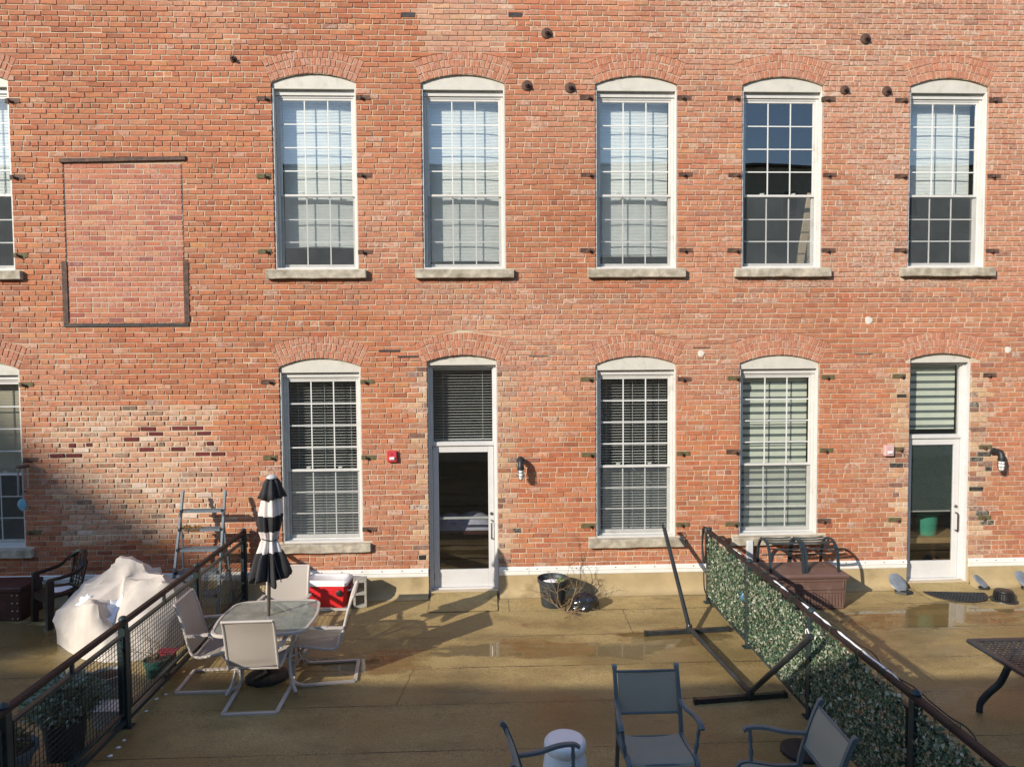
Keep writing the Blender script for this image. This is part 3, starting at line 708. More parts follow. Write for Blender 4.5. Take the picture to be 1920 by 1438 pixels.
def blind(o, label, x0, x1, ztop, zbot, pitch, slat, tilt, mt, y=.29, group=None, cat='blind', cords=(.2, .8), bottom=True, sag=0.):
    r = thing('window_blind', label, cat, ((x0+x1)/2, y, zbot), 0, group); w = (x1-x0)/2; H = ztop-zbot
    m = MB(); m.box((-w, -.02, H-.035), (w, .022, H), bev=.003); m.build('headrail', mt, r)
    m = MB(); n = int((H-.05)/pitch); c, s = cos(tilt)*slat/2, sin(tilt)*slat/2
    for k in range(n):
        z = H-.045-pitch*(k+.5); e = random.uniform(-.0006, .0006); NX = 5; pr = [(-c, -s), (-c*.35, -s*.35+.0012*cos(tilt)+e), (c*.35, s*.35+.0012*cos(tilt)+e), (c, s)]
        m.loft([[(-w+2*w*q/NX+.004*(.5-q/NX), a-sag*sin(pi*q/NX), b) for a, b in [(p[0], z+p[1]) for p in pr]] for q in range(NX+1)], False, False, closed=False)
    m.build('slats', mt, r, kind='stuff')
    if bottom: m = MB(); m.box((-w, -.012, 0), (w, .012, .016), bev=.002); m.build('bottom_rail', mt, r)
    for cx in cords: m = MB(); m.tube([(-w+2*w*cx, -slat*.55, H-.03), (-w+2*w*cx, -slat*.55, .01)], .0022, 5); m.build('cord', mt, r)
    return r
for o in OPS:
    if o['kind'] == 'win': make_window(o)
O = {o['n']: o for o in OPS}
for n, lab, zb in (('A', 'white closed mini blind in upper window above the striped umbrella', .31), ('B', 'white closed mini blind in upper window above the middle glass door', .10), ('C', 'white closed mini blind in upper window right of paired round tie plates', .17)):
    o = O[n]; blind(o, lab, o['gx0']+.012, o['gx1']-.012, o['gz1']+.02, o['gz0']+zb, .0215, .025, radians(66), 'blind_white', sag=.03)
o = O['E']; blind(o, 'white mini blind lowered halfway in upper window at the right end', o['gx0']+.012, o['gx1']-.012, o['gz1']+.02, o['zm']+.02, .0215, .025, radians(66), 'blind_white', sag=.02)
o = O['F']; blind(o, 'white mini blind in partly visible upper window beside the bricked-up opening', o['gx0']+.012, o['gx1']-.012, o['gz1']+.02, o['zm']+.05, .0215, .025, radians(66), 'blind_white')
for n, lab in (('A2', 'open slatted blind in lower window behind the folded striped umbrella'), ('C2', 'open slatted blind in lower window behind the hammock stand pole')):
    o = O[n]; blind(o, lab, o['gx0']+.012, o['gx1']-.012, o['gz1']+.02, o['gz0']+.03, .043, .048, radians(5), 'blind_grey', cords=(.12, .5, .88))
o = O['F2']; blind(o, 'tan closed blind in lower window beside the hanging wind chime', o['gx0']+.012, o['gx1']-.012, o['gz1']+.02, o['zm']+.0, .0215, .025, radians(66), 'blind_tan')
def zebra(label, x0, x1, ztop, zbot, y):
    r = thing('roller_shade', label, 'shade', ((x0+x1)/2, y, zbot)); w = (x1-x0)/2; H = ztop-zbot
    m = MB(); m.tube([(-w, .03, H-.03), (w, .03, H-.03)], .03, 12); m.build('roller', 'shade_cream', r, smooth=True)
    m = MB(); m.box((-w, .0055, .02), (w, .0065, H-.03)); m.build('sheer', 'shade_sheer', r)
    z = H-.06; P = .1165
    while z > .05: m = MB(); m.box((-w, -.001, max(.022, z-.072)), (w, .002, z)); m.build('band', 'shade_cream', r); z -= P
    m = MB(); m.box((-w, -.004, 0), (w, .012, .02), bev=.003); m.build('bottom_rail', 'shade_cream', r)
o = O['D2']; zebra('cream and sheer striped roller shade in lower window behind the slatted stools', o['gx0']+.012, o['gx1']-.012, o['gz1']+.03, o['gz0']+.02, .25)
# ------------------------------------------------------------------ glass doors with transoms
def make_door(o, ztr, leaf_l, hinge_side, handle, yd=.14):
    xl, xr, z0, zs = o['xl'], o['xr'], o['z0'], o['zs']; hb = zs-.03; f = .055
    m = MB(); m.box((xl+.001, yd-.02, z0), (xl+f, yd+.10, hb), bev=.003); m.box((xr-f, yd-.02, z0), (xr-.001, yd+.10, hb), bev=.003)
    m.box((xl+f+.0005, yd-.018, hb-.045), (xr-f-.0005, yd+.10, hb-.001), bev=.003); m.box((xl+f+.0005, yd-.018, ztr), (xr-f-.0005, yd+.10, ztr+.06), bev=.003)
    m.box((xl+f+.0005, yd-.03, z0-.005), (xr-f-.0005, yd+.10, z0+.018), bev=.002)
    # filler boards that line the brick reveal beside the frame
    m.box((xl+.0015, .02, z0), (xl+.016, yd-.021, hb)); m.box((xr-.016, .02, z0), (xr-.0015, yd-.021, hb))
    fr = m.build('door_frame', 'door_alu', B)
    m = MB(); arc = [(min(max(x, xl+.003), xr-.003), z-.004) for x, z in o['arc']]; m.prism([(xr-.003, hb), (xl+.003, hb)]+arc, .045, .2); recalc(m.build('arch_panel', 'panel_cream', fr))
    m = MB(); sheet(m, xl+f+.002, xr-f-.002, ztr+.061, hb-.046, yd+.03); m.build('transom_pane', 'window_glass', fr)
    m = MB(); m.box((xl+f+.001, yd+.01, ztr+.0605), (xl+f+.018, yd+.05, hb-.0455)); m.box((xr-f-.018, yd+.01, ztr+.0605), (xr-f-.001, yd+.05, hb-.0455)); m.build('glazing_bead', 'door_alu', fr)
    # leaf
    a, b, c, d = xl+f+.004, xr-f-.004, z0+.02, ztr-.004; st = .085
    m = MB(); y0, y1 = yd+.012, yd+.056
    m.box((a, y0, c), (a+st, y1, d), bev=.003); m.box((b-st, y0, c), (b, y1, d), bev=.003); m.box((a+st+.0005, y0+.001, d-.10), (b-st-.0005, y1-.001, d-.0005), bev=.003)
    m.box((a+st+.0005, y0+.001, c), (b-st-.0005, y1-.001, c+.27), bev=.003)
    leaf = m.build('door', 'door_alu', B)
    m = MB(); sheet(m, a+st+.001, b-st-.001, c+.2705, d-.1005, y0+.02); m.build('glass_pane', 'door_glass', leaf)
    zr = c+1.05; m = MB(); m.tube([(a+st+.003, y1+.03, zr), (b-st-.003, y1+.03, zr)], .022, 10); m.build('push_bar', 'door_alu', leaf, smooth=True)
    hx_ = b-st*.45; m = MB(); m.tube(roundpath([(hx_, y0, zr-.02), (hx_, y0-.06, zr-.02), (hx_, y0-.06, zr-.30), (hx_, y0, zr-.30)], .03), .012, 8); m.build('pull_handle', handle, leaf, smooth=True)
    m = MB(); m.lathe([(.026, 0), (.022, .014)], 14); m.v = [(hx_+x, y0-z, zr+.08+y) for x, y, z in m.v]; recalc(m.build('lock_cylinder', 'hardware_steel', leaf))
    for zz in (c+.12, d-.05):
        m = MB(); m.tube([(a-.006, y0-.008, zz), (a-.006, y0-.008, zz+.10)], .013, 8); m.build('hinge', 'hardware_steel', leaf, smooth=True)
    o.update(la=a+st, lb=b-st, lc=c+.27, ld=d-.10, hb=hb, ztr=ztr, f=f)
make_door(O['B2'], 2.275, None, 'L', 'hardware_steel'); make_door(O['E2'], 2.30, None, 'L', 'bronze')
o = O['B2']; blind(o, 'dark open slatted blind in transom above the middle glass door', o['xl']+o['f']+.02, o['xr']-o['f']-.02, o['hb']-.05, o['ztr']+.07, .043, .048, radians(5), 'blind_grey', y=.30, cords=(.16, .84))
o = O['E2']; zebra('cream and sheer striped roller shade in transom above the bronze-handled door', o['xl']+o['f']+.02, o['xr']-o['f']-.02, o['hb']-.04, o['ztr']+.13, .27)
o = O['E2']; m = MB(); m.box((o['la']+.004, .186, o['lc']+.80), (o['lb']-.004, .188, o['ld']-.01)); tag(m.build('door_screen', 'door_film', None), 'dark speckled film behind upper glass of the bronze-handled door', 'screen')
# ------------------------------------------------------------------ things behind the glass
def add_room_things():
    r = thing('low_table', 'tan low table with red cloth seen inside the bronze-handled door', 'table', (7.05, .86, .06)); m = MB(); m.box((-.75, -.45, .50), (.75, .45, .60), bev=.01); m.build('tabletop', 'wood_table', r)
    for x in (-.66, .66):
        for y in (-.38, .38): m = MB(); m.box((x-.04, y-.04, 0), (x+.04, y+.04, .4995)); m.build('leg', 'wood_table', r)
    m = MB(); m.box((6.35, .55, .661), (6.96, 1.2, .72), bev=.02); tag(m.build('folded_cloth', 'cloth_red'), 'dark red folded cloth on the low table inside the door', 'cloth')
    r = thing('plastic_bucket', 'teal green plastic bucket on the low table inside the door', 'bucket', (7.20, .62, .662)); m = MB(); m.lathe([(.14, 0), (.145, .01), (.18, .36), (.172, .36), (.138, .02)], 24, cap1=True); recalc(m.build('body', 'teal_plastic', r, smooth=True))
    m = MB(); m.tube([(.19*cos(2*pi*k/24), .19*sin(2*pi*k/24), .35) for k in range(24)], .014, 6, loop=True); m.build('rim', 'teal_plastic', r, smooth=True)
    r = thing('bench', 'dark bench inside the middle glass door', 'bench', (-.35, .80, .06)); m = MB(); m.box((-.7, -.3, .74), (.7, .3, .80), bev=.01); m.build('seat', 'trunk_brown', r)
    for x in (-.62, .62): m = MB(); m.box((x-.04, -.26, 0), (x+.04, .26, .7395)); m.build('leg', 'trunk_brown', r)
    m = MB(); n = 24; g = []
    for i in range(n+1):
        row = []
        for j in range(9): u, v = i/n, j/8; row.append((-.55+1.1*u, -.27+.54*v, .005+.26*(sin(pi*min(1, max(0, u)))**.4)*(sin(pi*v)**.5)*(.72+.28*abs(sin(2*pi*u+.5)))))
        g.append(row)
    m.loft(g, False, False, closed=False); o = m.build('plaid_cushion', 'cloth_plaid', None, smooth='all'); o.location = (-.35, .80, .861); tag(o, 'pale plaid cushions piled on the bench inside the middle door', 'cushion')
    o = O['D']; m = MB()
    m.cbox((5.02, .42, 5.50), (.12, .03, 1.30), Ry(radians(9)), bev=.004); tag(m.build('leaning_board', 'wood_board'), 'pale board leaning inside the unblinded upper window', 'board')
    for k, (x, w, h, mt, lab) in enumerate(((4.12, .09, .07, 'plastic_pale', 'small pale cup on the inner ledge of the unblinded upper window'), (4.42, .07, .05, 'wood_board', 'small tan ornament on the inner ledge of the unblinded upper window'), (4.72, .10, .10, 'cloth_red', 'small red flower bunch on the inner ledge of the unblinded upper window'), (4.86, .14, .07, 'pot_blue', 'small blue bundle on the inner ledge of the unblinded upper window'))):
        m = MB(); m.lathe([(w*.38, 0), (w*.5, h*.3), (w*.45, h*.8), (w*.2, h)], 10, fn=lambda a, z: 1+.15*sin(3*a+k)); ob = m.build('ledge_trinket', mt, None, smooth=True); ob.location = (x, .27, o['z0']+.003); tag(ob, lab, 'trinket')
    for n, x, lab in (('C', 2.62, 'small leafy plant on the inner ledge under the right-hand closed blind'), ('B', .12, 'small leafy plant on the inner ledge under the middle closed blind')):
        m = MB()
        for k in range(40):
            a = random.uniform(0, 2*pi); L = random.uniform(.03, .10); p = Vector((random.uniform(-.09, .09), random.uniform(-.02, .02), random.uniform(0, .06))); d = Vector((cos(a)*.6, sin(a)*.3, .7)).normalized()*L; s = Vector((-sin(a), cos(a), 0))*.012
            m.add([p, p+d*.5+s, p+d, p+d*.5-s], [(0, 1, 2, 3)], 0, (.25, .32, .2, 1))
        ob = m.build('ledge_plant', 'leaf', None); ob.location = (x, .27, O[n]['z0']+.002); tag(ob, lab, 'plant')
add_room_things()
# ------------------------------------------------------------------ fittings on the wall
def wall_lamp(p, label, rz):
    r = thing('wall_lamp', label, 'lamp', p, rz, None)
    m = MB(); m.lathe([(.058, 0), (.058, .02), (.045, .028)], 18); m.v = [(x, -z, y) for x, y, z in m.v]; recalc(m.build('mounting_plate', 'lamp_black', r, smooth=True))
    m = MB(); m.tube(smoothpath([(0, -.02, 0), (0, -.10, .015), (0, -.165, -.01), (0, -.185, -.075), (0, -.185, -.10)], 5), [.040]*8+[.046]*6+[.05]*7, 14); m.build('elbow', 'lamp_black', r, smooth=True)
    m = MB(); m.lathe([(.056, 0), (.058, -.012), (.052, -.026)], 18, (0, -.185, -.095)); recalc(m.build('collar', 'lamp_black', r, smooth=True))
    m = MB(); m.lathe([(.040, 0), (.041, -.09), (.036, -.125), (.022, -.147), (.004, -.152)], 18, (0, -.185, -.12)); recalc(m.build('glass_jar', 'lamp_glass', r, smooth=True))
    m = MB()
    for k in range(4): a = pi/4+k*pi/2; m.tube([(.050*cos(a), -.185+.050*sin(a), -.118), (.050*cos(a), -.185+.050*sin(a), -.235), (.03*cos(a), -.185+.03*sin(a), -.272), (0, -.185, -.278)], .0035, 5)
    for z in (-.155, -.21): m.tube([(.051*cos(2*pi*k/16), -.185+.051*sin(2*pi*k/16), z) for k in range(16)], .0035, 5, loop=True)
    m.build('cage', 'lamp_black', r); return r
wall_lamp(W(975, 862), 'black caged jar lamp on brick beside the middle glass door', 0)
wall_lamp(W(1862, 846), 'black caged jar lamp on brick beside the bronze-handled door', 0)
def alarm(p, label, mt):
    r = thing('fire_alarm', label, 'alarm', p); m = MB(); m.box((-.075, -.065, -.085), (.075, .0, .085), bev=.012); m.build('housing', mt, r)
    m = MB(); m.box((-.035, -.085, -.045), (.040, -.0655, -.005), bev=.006); m.build('strobe_lens', 'clear_lens', r)
    m = MB(); m.tube([(-.02, -.064, .04), (-.02, -.072, .04)], .022, 12); m.build('sounder', mt, r)
alarm(W(736, 855), 'red fire alarm strobe box left of the middle glass door', 'alarm_red'); alarm(W(1664, 844), 'faded pink alarm box left of the bronze-handled door', 'alarm_faded')
def wind_chime():
    p = W(54, 866); r = thing('wind_chime', 'tubular wind chime with blue wind sail hanging by lower window', 'wind chime', (p.x, -.14, p.z)); m = MB(); m.tube([(0, .14, 0), (0, 0, .01)], .006, 6); m.build('hanger', 'iron_dark', r)
    m = MB(); m.lathe([(.0, -.02), (.085, -.03), (.085, -.06), (.02, -.07)], 16, cap0=False); recalc(m.build('top_plate', 'chime_wood', r)); m = MB(); m.tube([(0, 0, .01), (0, 0, -.55)], .0022, 5); m.build('cord', 'iron_dark', r)
    for k in range(6): a = k*pi/3; m = MB(); m.tube([(.068*cos(a), .068*sin(a), -.06), (.068*cos(a), .068*sin(a), -.34-.03*k)], .011, 8); m.build('tube', 'galvanised', r, smooth=True)
    m = MB(); m.lathe([(.03, -.40), (.035, -.41), (.03, -.42)], 12); m.build('clapper', 'chime_wood', r)
    m = MB(); m.lathe([(.002, .0), (.055, .05), (.07, .10), (.045, .16), (.004, .19)], 12); m.v = [(x-.03, y*.18, z-.70) for x, y, z in m.v]; m.build('wind_sail', 'chime_blue', r, smooth=True)
wind_chime()
# ------------------------------------------------------------------ railings between the terraces
def railing(x, ys, label, mesh_m, name):
    r = thing(name, label, 'railing', (x, ys[0], 0)); y0 = ys[0]
    L = [y-y0 for y in ys]
    m = MB(); m.sweep([(0, L[0]+.035, 1.06), (0, L[-1]-.03, 1.06)], [(-.034, -.018), (.034, -.018), (.034, .012), (.022, .022), (-.022, .022), (-.034, .012)]); m.build('top_rail', 'rail_brown', r)
    m = MB(); m.bar([(0, L[0], .075), (0, L[-1], .075)], .045, .045); m.build('bottom_rail', 'fence_green', r)
    for y in L:
        m = MB(); m.box((-.036, y-.036, .012), (.036, y+.036, 1.0405), bev=.004); po = m.build('post', 'fence_green', r)
        m = MB(); m.lathe([(.040, 0), (.042, .012), (.030, .032), (.008, .042)], 12, (0, y, 1.083)); m.build('post_cap', 'fence_green', po, smooth=True)
        m = MB(); m.box((-.075, y-.055, .006), (.075, y+.055, .0135), bev=.003)
        for a, b in ((-.055, -.035), (.055, -.035), (-.055, .035), (.055, .035)): m.lathe([(.009, .0135), (.007, .022)], 6, (a, y+b, 0))
        m.build('base_plate', 'fence_green', po)
    for a, b in zip(L, L[1:]):
        p, q = a-.075, b+.075; z0, z1 = .17, .935
        m = MB(); m.bar([(0, p, z0), (0, q, z0), (0, q, z1), (0, p, z1)], .022, .03, up=(1, 0, 0), loop=True); fr = m.build('panel_frame', 'fence_green', r)
        m = MB()
        for yy in ((p+q)/2,):
            m.box((-.014, yy-.014, z1+.012), (.014, yy+.014, 1.0415)); m.box((-.014, yy-.014, .0978), (.014, yy+.014, z0-.012))
        for yy, s in ((a-.036, -1), (b+.036, 1)):
            for zz in (.3, .8): m.box((-.01, min(yy, yy+s*.034), zz-.012), (.01, max(yy, yy+s*.034), zz+.012))
        m.build('bracket', 'fence_green', fr)
        m = MB(); g = .0508; k = int((p-q)/g); h = int((z1-z0)/g)
        for i in range(1, k+1): yy = q+(p-q)*i/(k+1); m.bar([(.003, yy, z0+.01), (.003, yy, z1-.01)], .0042, .0042, up=(1, 0, 0))
        for j in range(1, h+1): zz = z0+(z1-z0)*j/(h+1); m.bar([(-.002, q+.01, zz), (-.002, p-.01, zz)], .0042, .0042)
        m.build('wire_mesh', mesh_m, r, kind='stuff')
    return r
LX, RX = -3.61, 3.235
LY = [-.12, -1.80, -3.56, -5.27, -6.98]; RY = [-.50, -2.06, -3.72, -5.42, -7.12]
railL = railing(LX, LY, 'bare wire mesh railing with brown top rail beside the covered furniture', 'wire_black', 'mesh_railing')
railR = railing(RX, RY, 'wire mesh railing covered with artificial leaves beside the hammock stand', 'wire_green', 'leafy_railing')
LEAFP = [((.36, .38, .28), 2.2), ((.25, .29, .19), 2.8), ((.11, .17, .09), 4.0), ((.045, .10, .055), 4.0), ((.028, .075, .05), 2.6), ((.48, .47, .38), 1.1), ((.20, .16, .10), .8)]
LT = sum(w for _, w in LEAFP)
def leaf(m, p, d, n, L, wd, c):
    d = d.normalized(); s = d.cross(n).normalized(); k = n.normalized()*L*.16
    m.add([p, p+d*L*.45+s*wd+k, p+d*L-k*.6, p+d*L*.45-s*wd+k], [(0, 1, 2), (0, 2, 3)], 0, (*c, 1))
for a, b in zip(RY, RY[1:]):
    m = MB(); p, q = a-.08, b+.08
    for k in range(6200):
        y = random.uniform(q, p); z = random.uniform(.175, .945)
        if random.random() < .10: z = random.choice((random.uniform(.12, .18), random.uniform(.93, 1.02), random.uniform(.93, 1.02)))
        P = Vector((RX-.012-abs(random.gauss(0, .016)), y, z)); an = random.uniform(-pi, pi)
        d = Vector((-abs(random.gauss(.35, .25)), cos(an), sin(an)-.35)); n = Vector((-1, random.gauss(0, .55), random.gauss(.25, .5)))
        j = random.uniform(.75, 1.2); L = random.choice((.024, .030, .034, .040, .052)); leaf(m, P, d, n, L, L*random.uniform(.26, .38), tuple(min(.8, x*j) for x in pick(LEAFP, LT)))
    ls = m.build('leaf_screen', 'leaf', railR, kind='stuff'); ls.location = (-RX, -RY[0], 0)
    m = MB()
    for k in range(26):
        y0_ = random.uniform(q, p); z0_ = random.uniform(.2, .9); pts = [(RX-.010, y0_, z0_)]
        for s in range(5): y0_ += random.uniform(-.09, .09); z0_ += random.uniform(-.08, .08); pts.append((RX-.012-random.random()*.012, min(p, max(q, y0_)), min(.93, max(.18, z0_))))
        m.tube(pts, .003, 4)
    o = m.build('vine_stems', 'wire_green', railR, kind='stuff'); o.location = (-RX, -RY[0], 0)
    for yy in (a-.45, (a+b)/2-.1, b+.4):
        m = MB(); m.tube([(-.040, yy-RY[0]+.01*s, z) for s, z in ((0, 1.02), (1, 1.092))]+[(.040, yy-RY[0]+.01, 1.092), (.040, yy-RY[0], 1.02)], .0035, 5, loop=True); m.build('zip_tie', 'wire_green', railR)
m = MB(); m.cbox((RX-.035, -1.92, .60), (.012, .07, .10), Rx(.3), bev=.003); tag(m.build('blue_tag', 'blue_tag'), 'small bright blue tag tucked into the leafy railing', 'tag')
# snow lying on the leafy railing's rail
def snow_strip(y0, y1, label, w=.022):
    m = MB(); n = int((y0-y1)/.03); rings = []
    for k in range(n+1):
        y = y0+(y1-y0)*k/n; e = min(1, k/2, (n-k)/2); ww = w*(.15+1.2*vn(y*11, 1, 51))*max(.15, e); h = .010*(.4+vn(y*9, 2, 52))*max(.1, e); cx = RX+.008+(vn(y*4, 3, 53)-.5)*.014
        rings.append([(cx+ww, y, 1.0825), (cx+ww*.6, y, 1.0825+h*.8), (cx-ww*.3, y, 1.0825+h), (cx-ww, y, 1.0825)])
    m.loft(rings, True, True); tag(recalc(m.build('snow_strip', 'snow', None, smooth='all')), label, 'snow', None)
snow_strip(-2.75, -3.15, 'short broken strip of snow on the leafy railing near the deck box', .016)
snow_strip(-3.45, -4.1, 'broad strip of snow on the leafy railing beside the hammock stand', .015)
snow_strip(-4.2, -5.2, 'long thin strip of snow along the leafy railing near a grey armchair', .013)
snow_strip(-1.45, -1.75, 'thin bit of snow on the leafy railing near its cable coil', .012)
m = MB()
pts = []
for k in range(46):
    a = 2*pi*k/15; pts.append((RX-.045-.02*sin(a*.5), -.50+.055+.11*cos(a)+.004*k/10, .84+.27*sin(a)*(1-.02*(k//15)) ))
m.tube(smoothpath(pts, 2), .011, 6); tag(m.build('cable_coil', 'rubber_black', None, smooth='all'), 'black cable coil hung over the end post of the leafy railing', 'cable')
m = MB(); pts = []
for k in range(60):
    y = -2.2-k*.085; pts.append((RX+.045+.05*max(0, sin(k*.9))*vn(k*.3, 1, 61), y, 1.045+.055*vn(k*.45, 2, 62)))
m.tube(smoothpath(pts, 3), .006, 5); tag(m.build('cord', 'rubber_black', None, smooth='all'), 'thin dark cord looping along the leafy railing top', 'cord')
m = MB(); m.box((4.005-.06, -.115, .10), (4.005+.035, -.052, .80), bev=.006); m.box((3.93, -.13, .008), (4.06, -.045, .10), bev=.004)
ob = tag(m.build('pale_board', 'plastic_pale'), 'narrow pale board standing against the wall between leafy railing and deck box', 'board')
# ------------------------------------------------------------------ sling chairs and glass table
def spring_chair():
    r = thing('spring_chair', 'x', 'chair'); T = 'chair_frame_taupe'
    for s in (-1, 1):
        x = s*.285
        m = MB(); m.bar(roundpath([(s*.27, -.40, .012), (x, .20, .012), (x, .30, .10), (x, .27, .58), (x, .17, .655), (x, -.285, .635)], .09, 5), .020, .040, up=(1, 0, 0)); m.build('runner', T, r, smooth=True)
        m = MB(); m.bar([(x, -.10, .652), (x, .17, .668)], .036, .014); m.build('armrest', T, r)
        m = MB(); m.tube(smoothpath([(s*.255, .285, .405), (s*.255, .24, .445), (s*.255, .05, .415), (s*.255, -.14, .385), (s*.255, -.225, .425), (s*.255, -.27, .56), (s*.255, -.33, .80), (s*.255, -.385, .955), (s*.255, -.405, .97)], 5), .0155, 8); m.build('side_rail', T, r, smooth=True)
        m = MB(); m.bar([(s*.255, .10, .40), (x, .22, .28), (x, .285, .22)], .016, .03, up=(1, 0, 0)); m.build('spring_strut', T, r)
    m = MB(); m.bar([(-.272, -.40, .012), (.272, -.40, .012)], .040, .020); m.build('rear_crossbar', T, r)
    m = MB(); m.tube([(-.255, -.405, .97), (.255, -.405, .97)], .014, 8); m.build('top_bar', T, r, smooth=True)
    
    for y, z in ((-.20, .392), (.275, .425)): m = MB(); m.tube([(-.255, y, z), (.255, y, z)], .012, 8); m.build('seat_crossbar', T, r, smooth=True)
    def slingmesh(pp):
        m = MB(); P = smoothpath(pp, 6); nx = 8; g = []
        for p in P:
            g.append([(-.243+.486*k/nx, p.y-.012*sin(pi*k/nx)*(1 if p.z > .5 else .1), p.z-.012*sin(pi*k/nx)*(0 if p.z > .5 else 1)) for k in range(nx+1)])
        g2 = [[(x, y-.0035, z-.0035) for x, y, z in row] for row in g]
        m.loft(g, False, False, closed=False); m.loft(g2, False, False, closed=False); return m
    slingmesh([(0, .27, .435), (0, .24, .447), (0, .05, .418), (0, -.14, .388), (0, -.215, .41)]).build('seat', 'sling_beige', r, smooth='all')
    slingmesh([(0, -.232, .44), (0, -.27, .56), (0, -.33, .80), (0, -.385, .955), (0, -.40, .968)]).build('backrest', 'sling_beige', r, smooth='all')
    return r
C0 = spring_chair(); G = 'sling chairs around the glass table'
for k, (x, y, a, lab) in enumerate(((-2.47, -2.99, 2, 'beige sling chair with its back turned to the open terrace floor'), (-3.02, -2.62, -88, 'beige sling chair pushed against the bare mesh railing'), (-1.93, -2.50, 96, 'beige sling chair on the cooler side of the glass table'), (-2.545, -1.93, 181, 'beige sling chair between the glass table and the brick wall'))):
    o = C0 if k == 0 else copy_tree(C0); o.location = (x, y, .004); o.rotation_euler = (0, 0, radians(a)); o['label'] = lab; o['group'] = G
def rsq(h, rad, bow, n=9):
    pts = []
    for q in range(4):
        for k in range(n):
            a = pi/2*k/(n-1); cx, cy = h-rad, h-rad; x, y = cx+rad*cos(a), cy+rad*sin(a); rot = q*pi/2; pts.append((x*cos(rot)-y*sin(rot), x*sin(rot)+y*cos(rot)))
    out = []
    for i in range(len(pts)):
        a, b = Vector(pts[i]), Vector(pts[(i+1) % len(pts)]); out.append(a)
        if (b-a).length > .15:
            for k in range(1, 8): t = k/8; mid = a.lerp(b, t); out.append(mid+mid.normalized()*bow*sin(pi*t))
    return out
def glass_table(x, y, rz):
    r = thing('patio_table', 'rippled glass patio table with taupe frame around the umbrella pole', 'table', (x, y, .004), rz); P = rsq(.50, .17, .03)
    m = MB(); n = len(P); hole = [(.027*cos(2*pi*k/12), .027*sin(2*pi*k/12)) for k in range(12)]
    m.loft([[(p.x*.985, p.y*.985, .712) for p in P], [(p.x*.985, p.y*.985, .720) for p in P]], True, True); m.build('glass_top', 'table_glass', r)
    m = MB(); m.sweep([(p.x, p.y, .712) for p in P], [(-.014, -.018), (.012, -.018), (.016, 0), (.012, .014), (-.014, .014)], loop=True); m.build('rim', 'chair_frame_taupe', r, smooth=True)
    for q in range(4):
        a = pi/4+q*pi/2; c, s = cos(a), sin(a); m = MB(); m.bar(smoothpath([(.55*c, .55*s, .695), (.50*c, .50*s, .60), (.40*c, .40*s, .35), (.44*c, .44*s, .12), (.52*c, .52*s, .008)], 5), .028, .028, up=(-s, c, 0)); m.build('leg', 'chair_frame_taupe', r, smooth=True)
    m = MB(); m.tube([(.40*cos(2*pi*k/24), .40*sin(2*pi*k/24), .36) for k in range(24)], .010, 6, loop=True); m.build('stretcher_ring', 'chair_frame_taupe', r, smooth=True)
glass_table(-2.49, -2.60, radians(3))
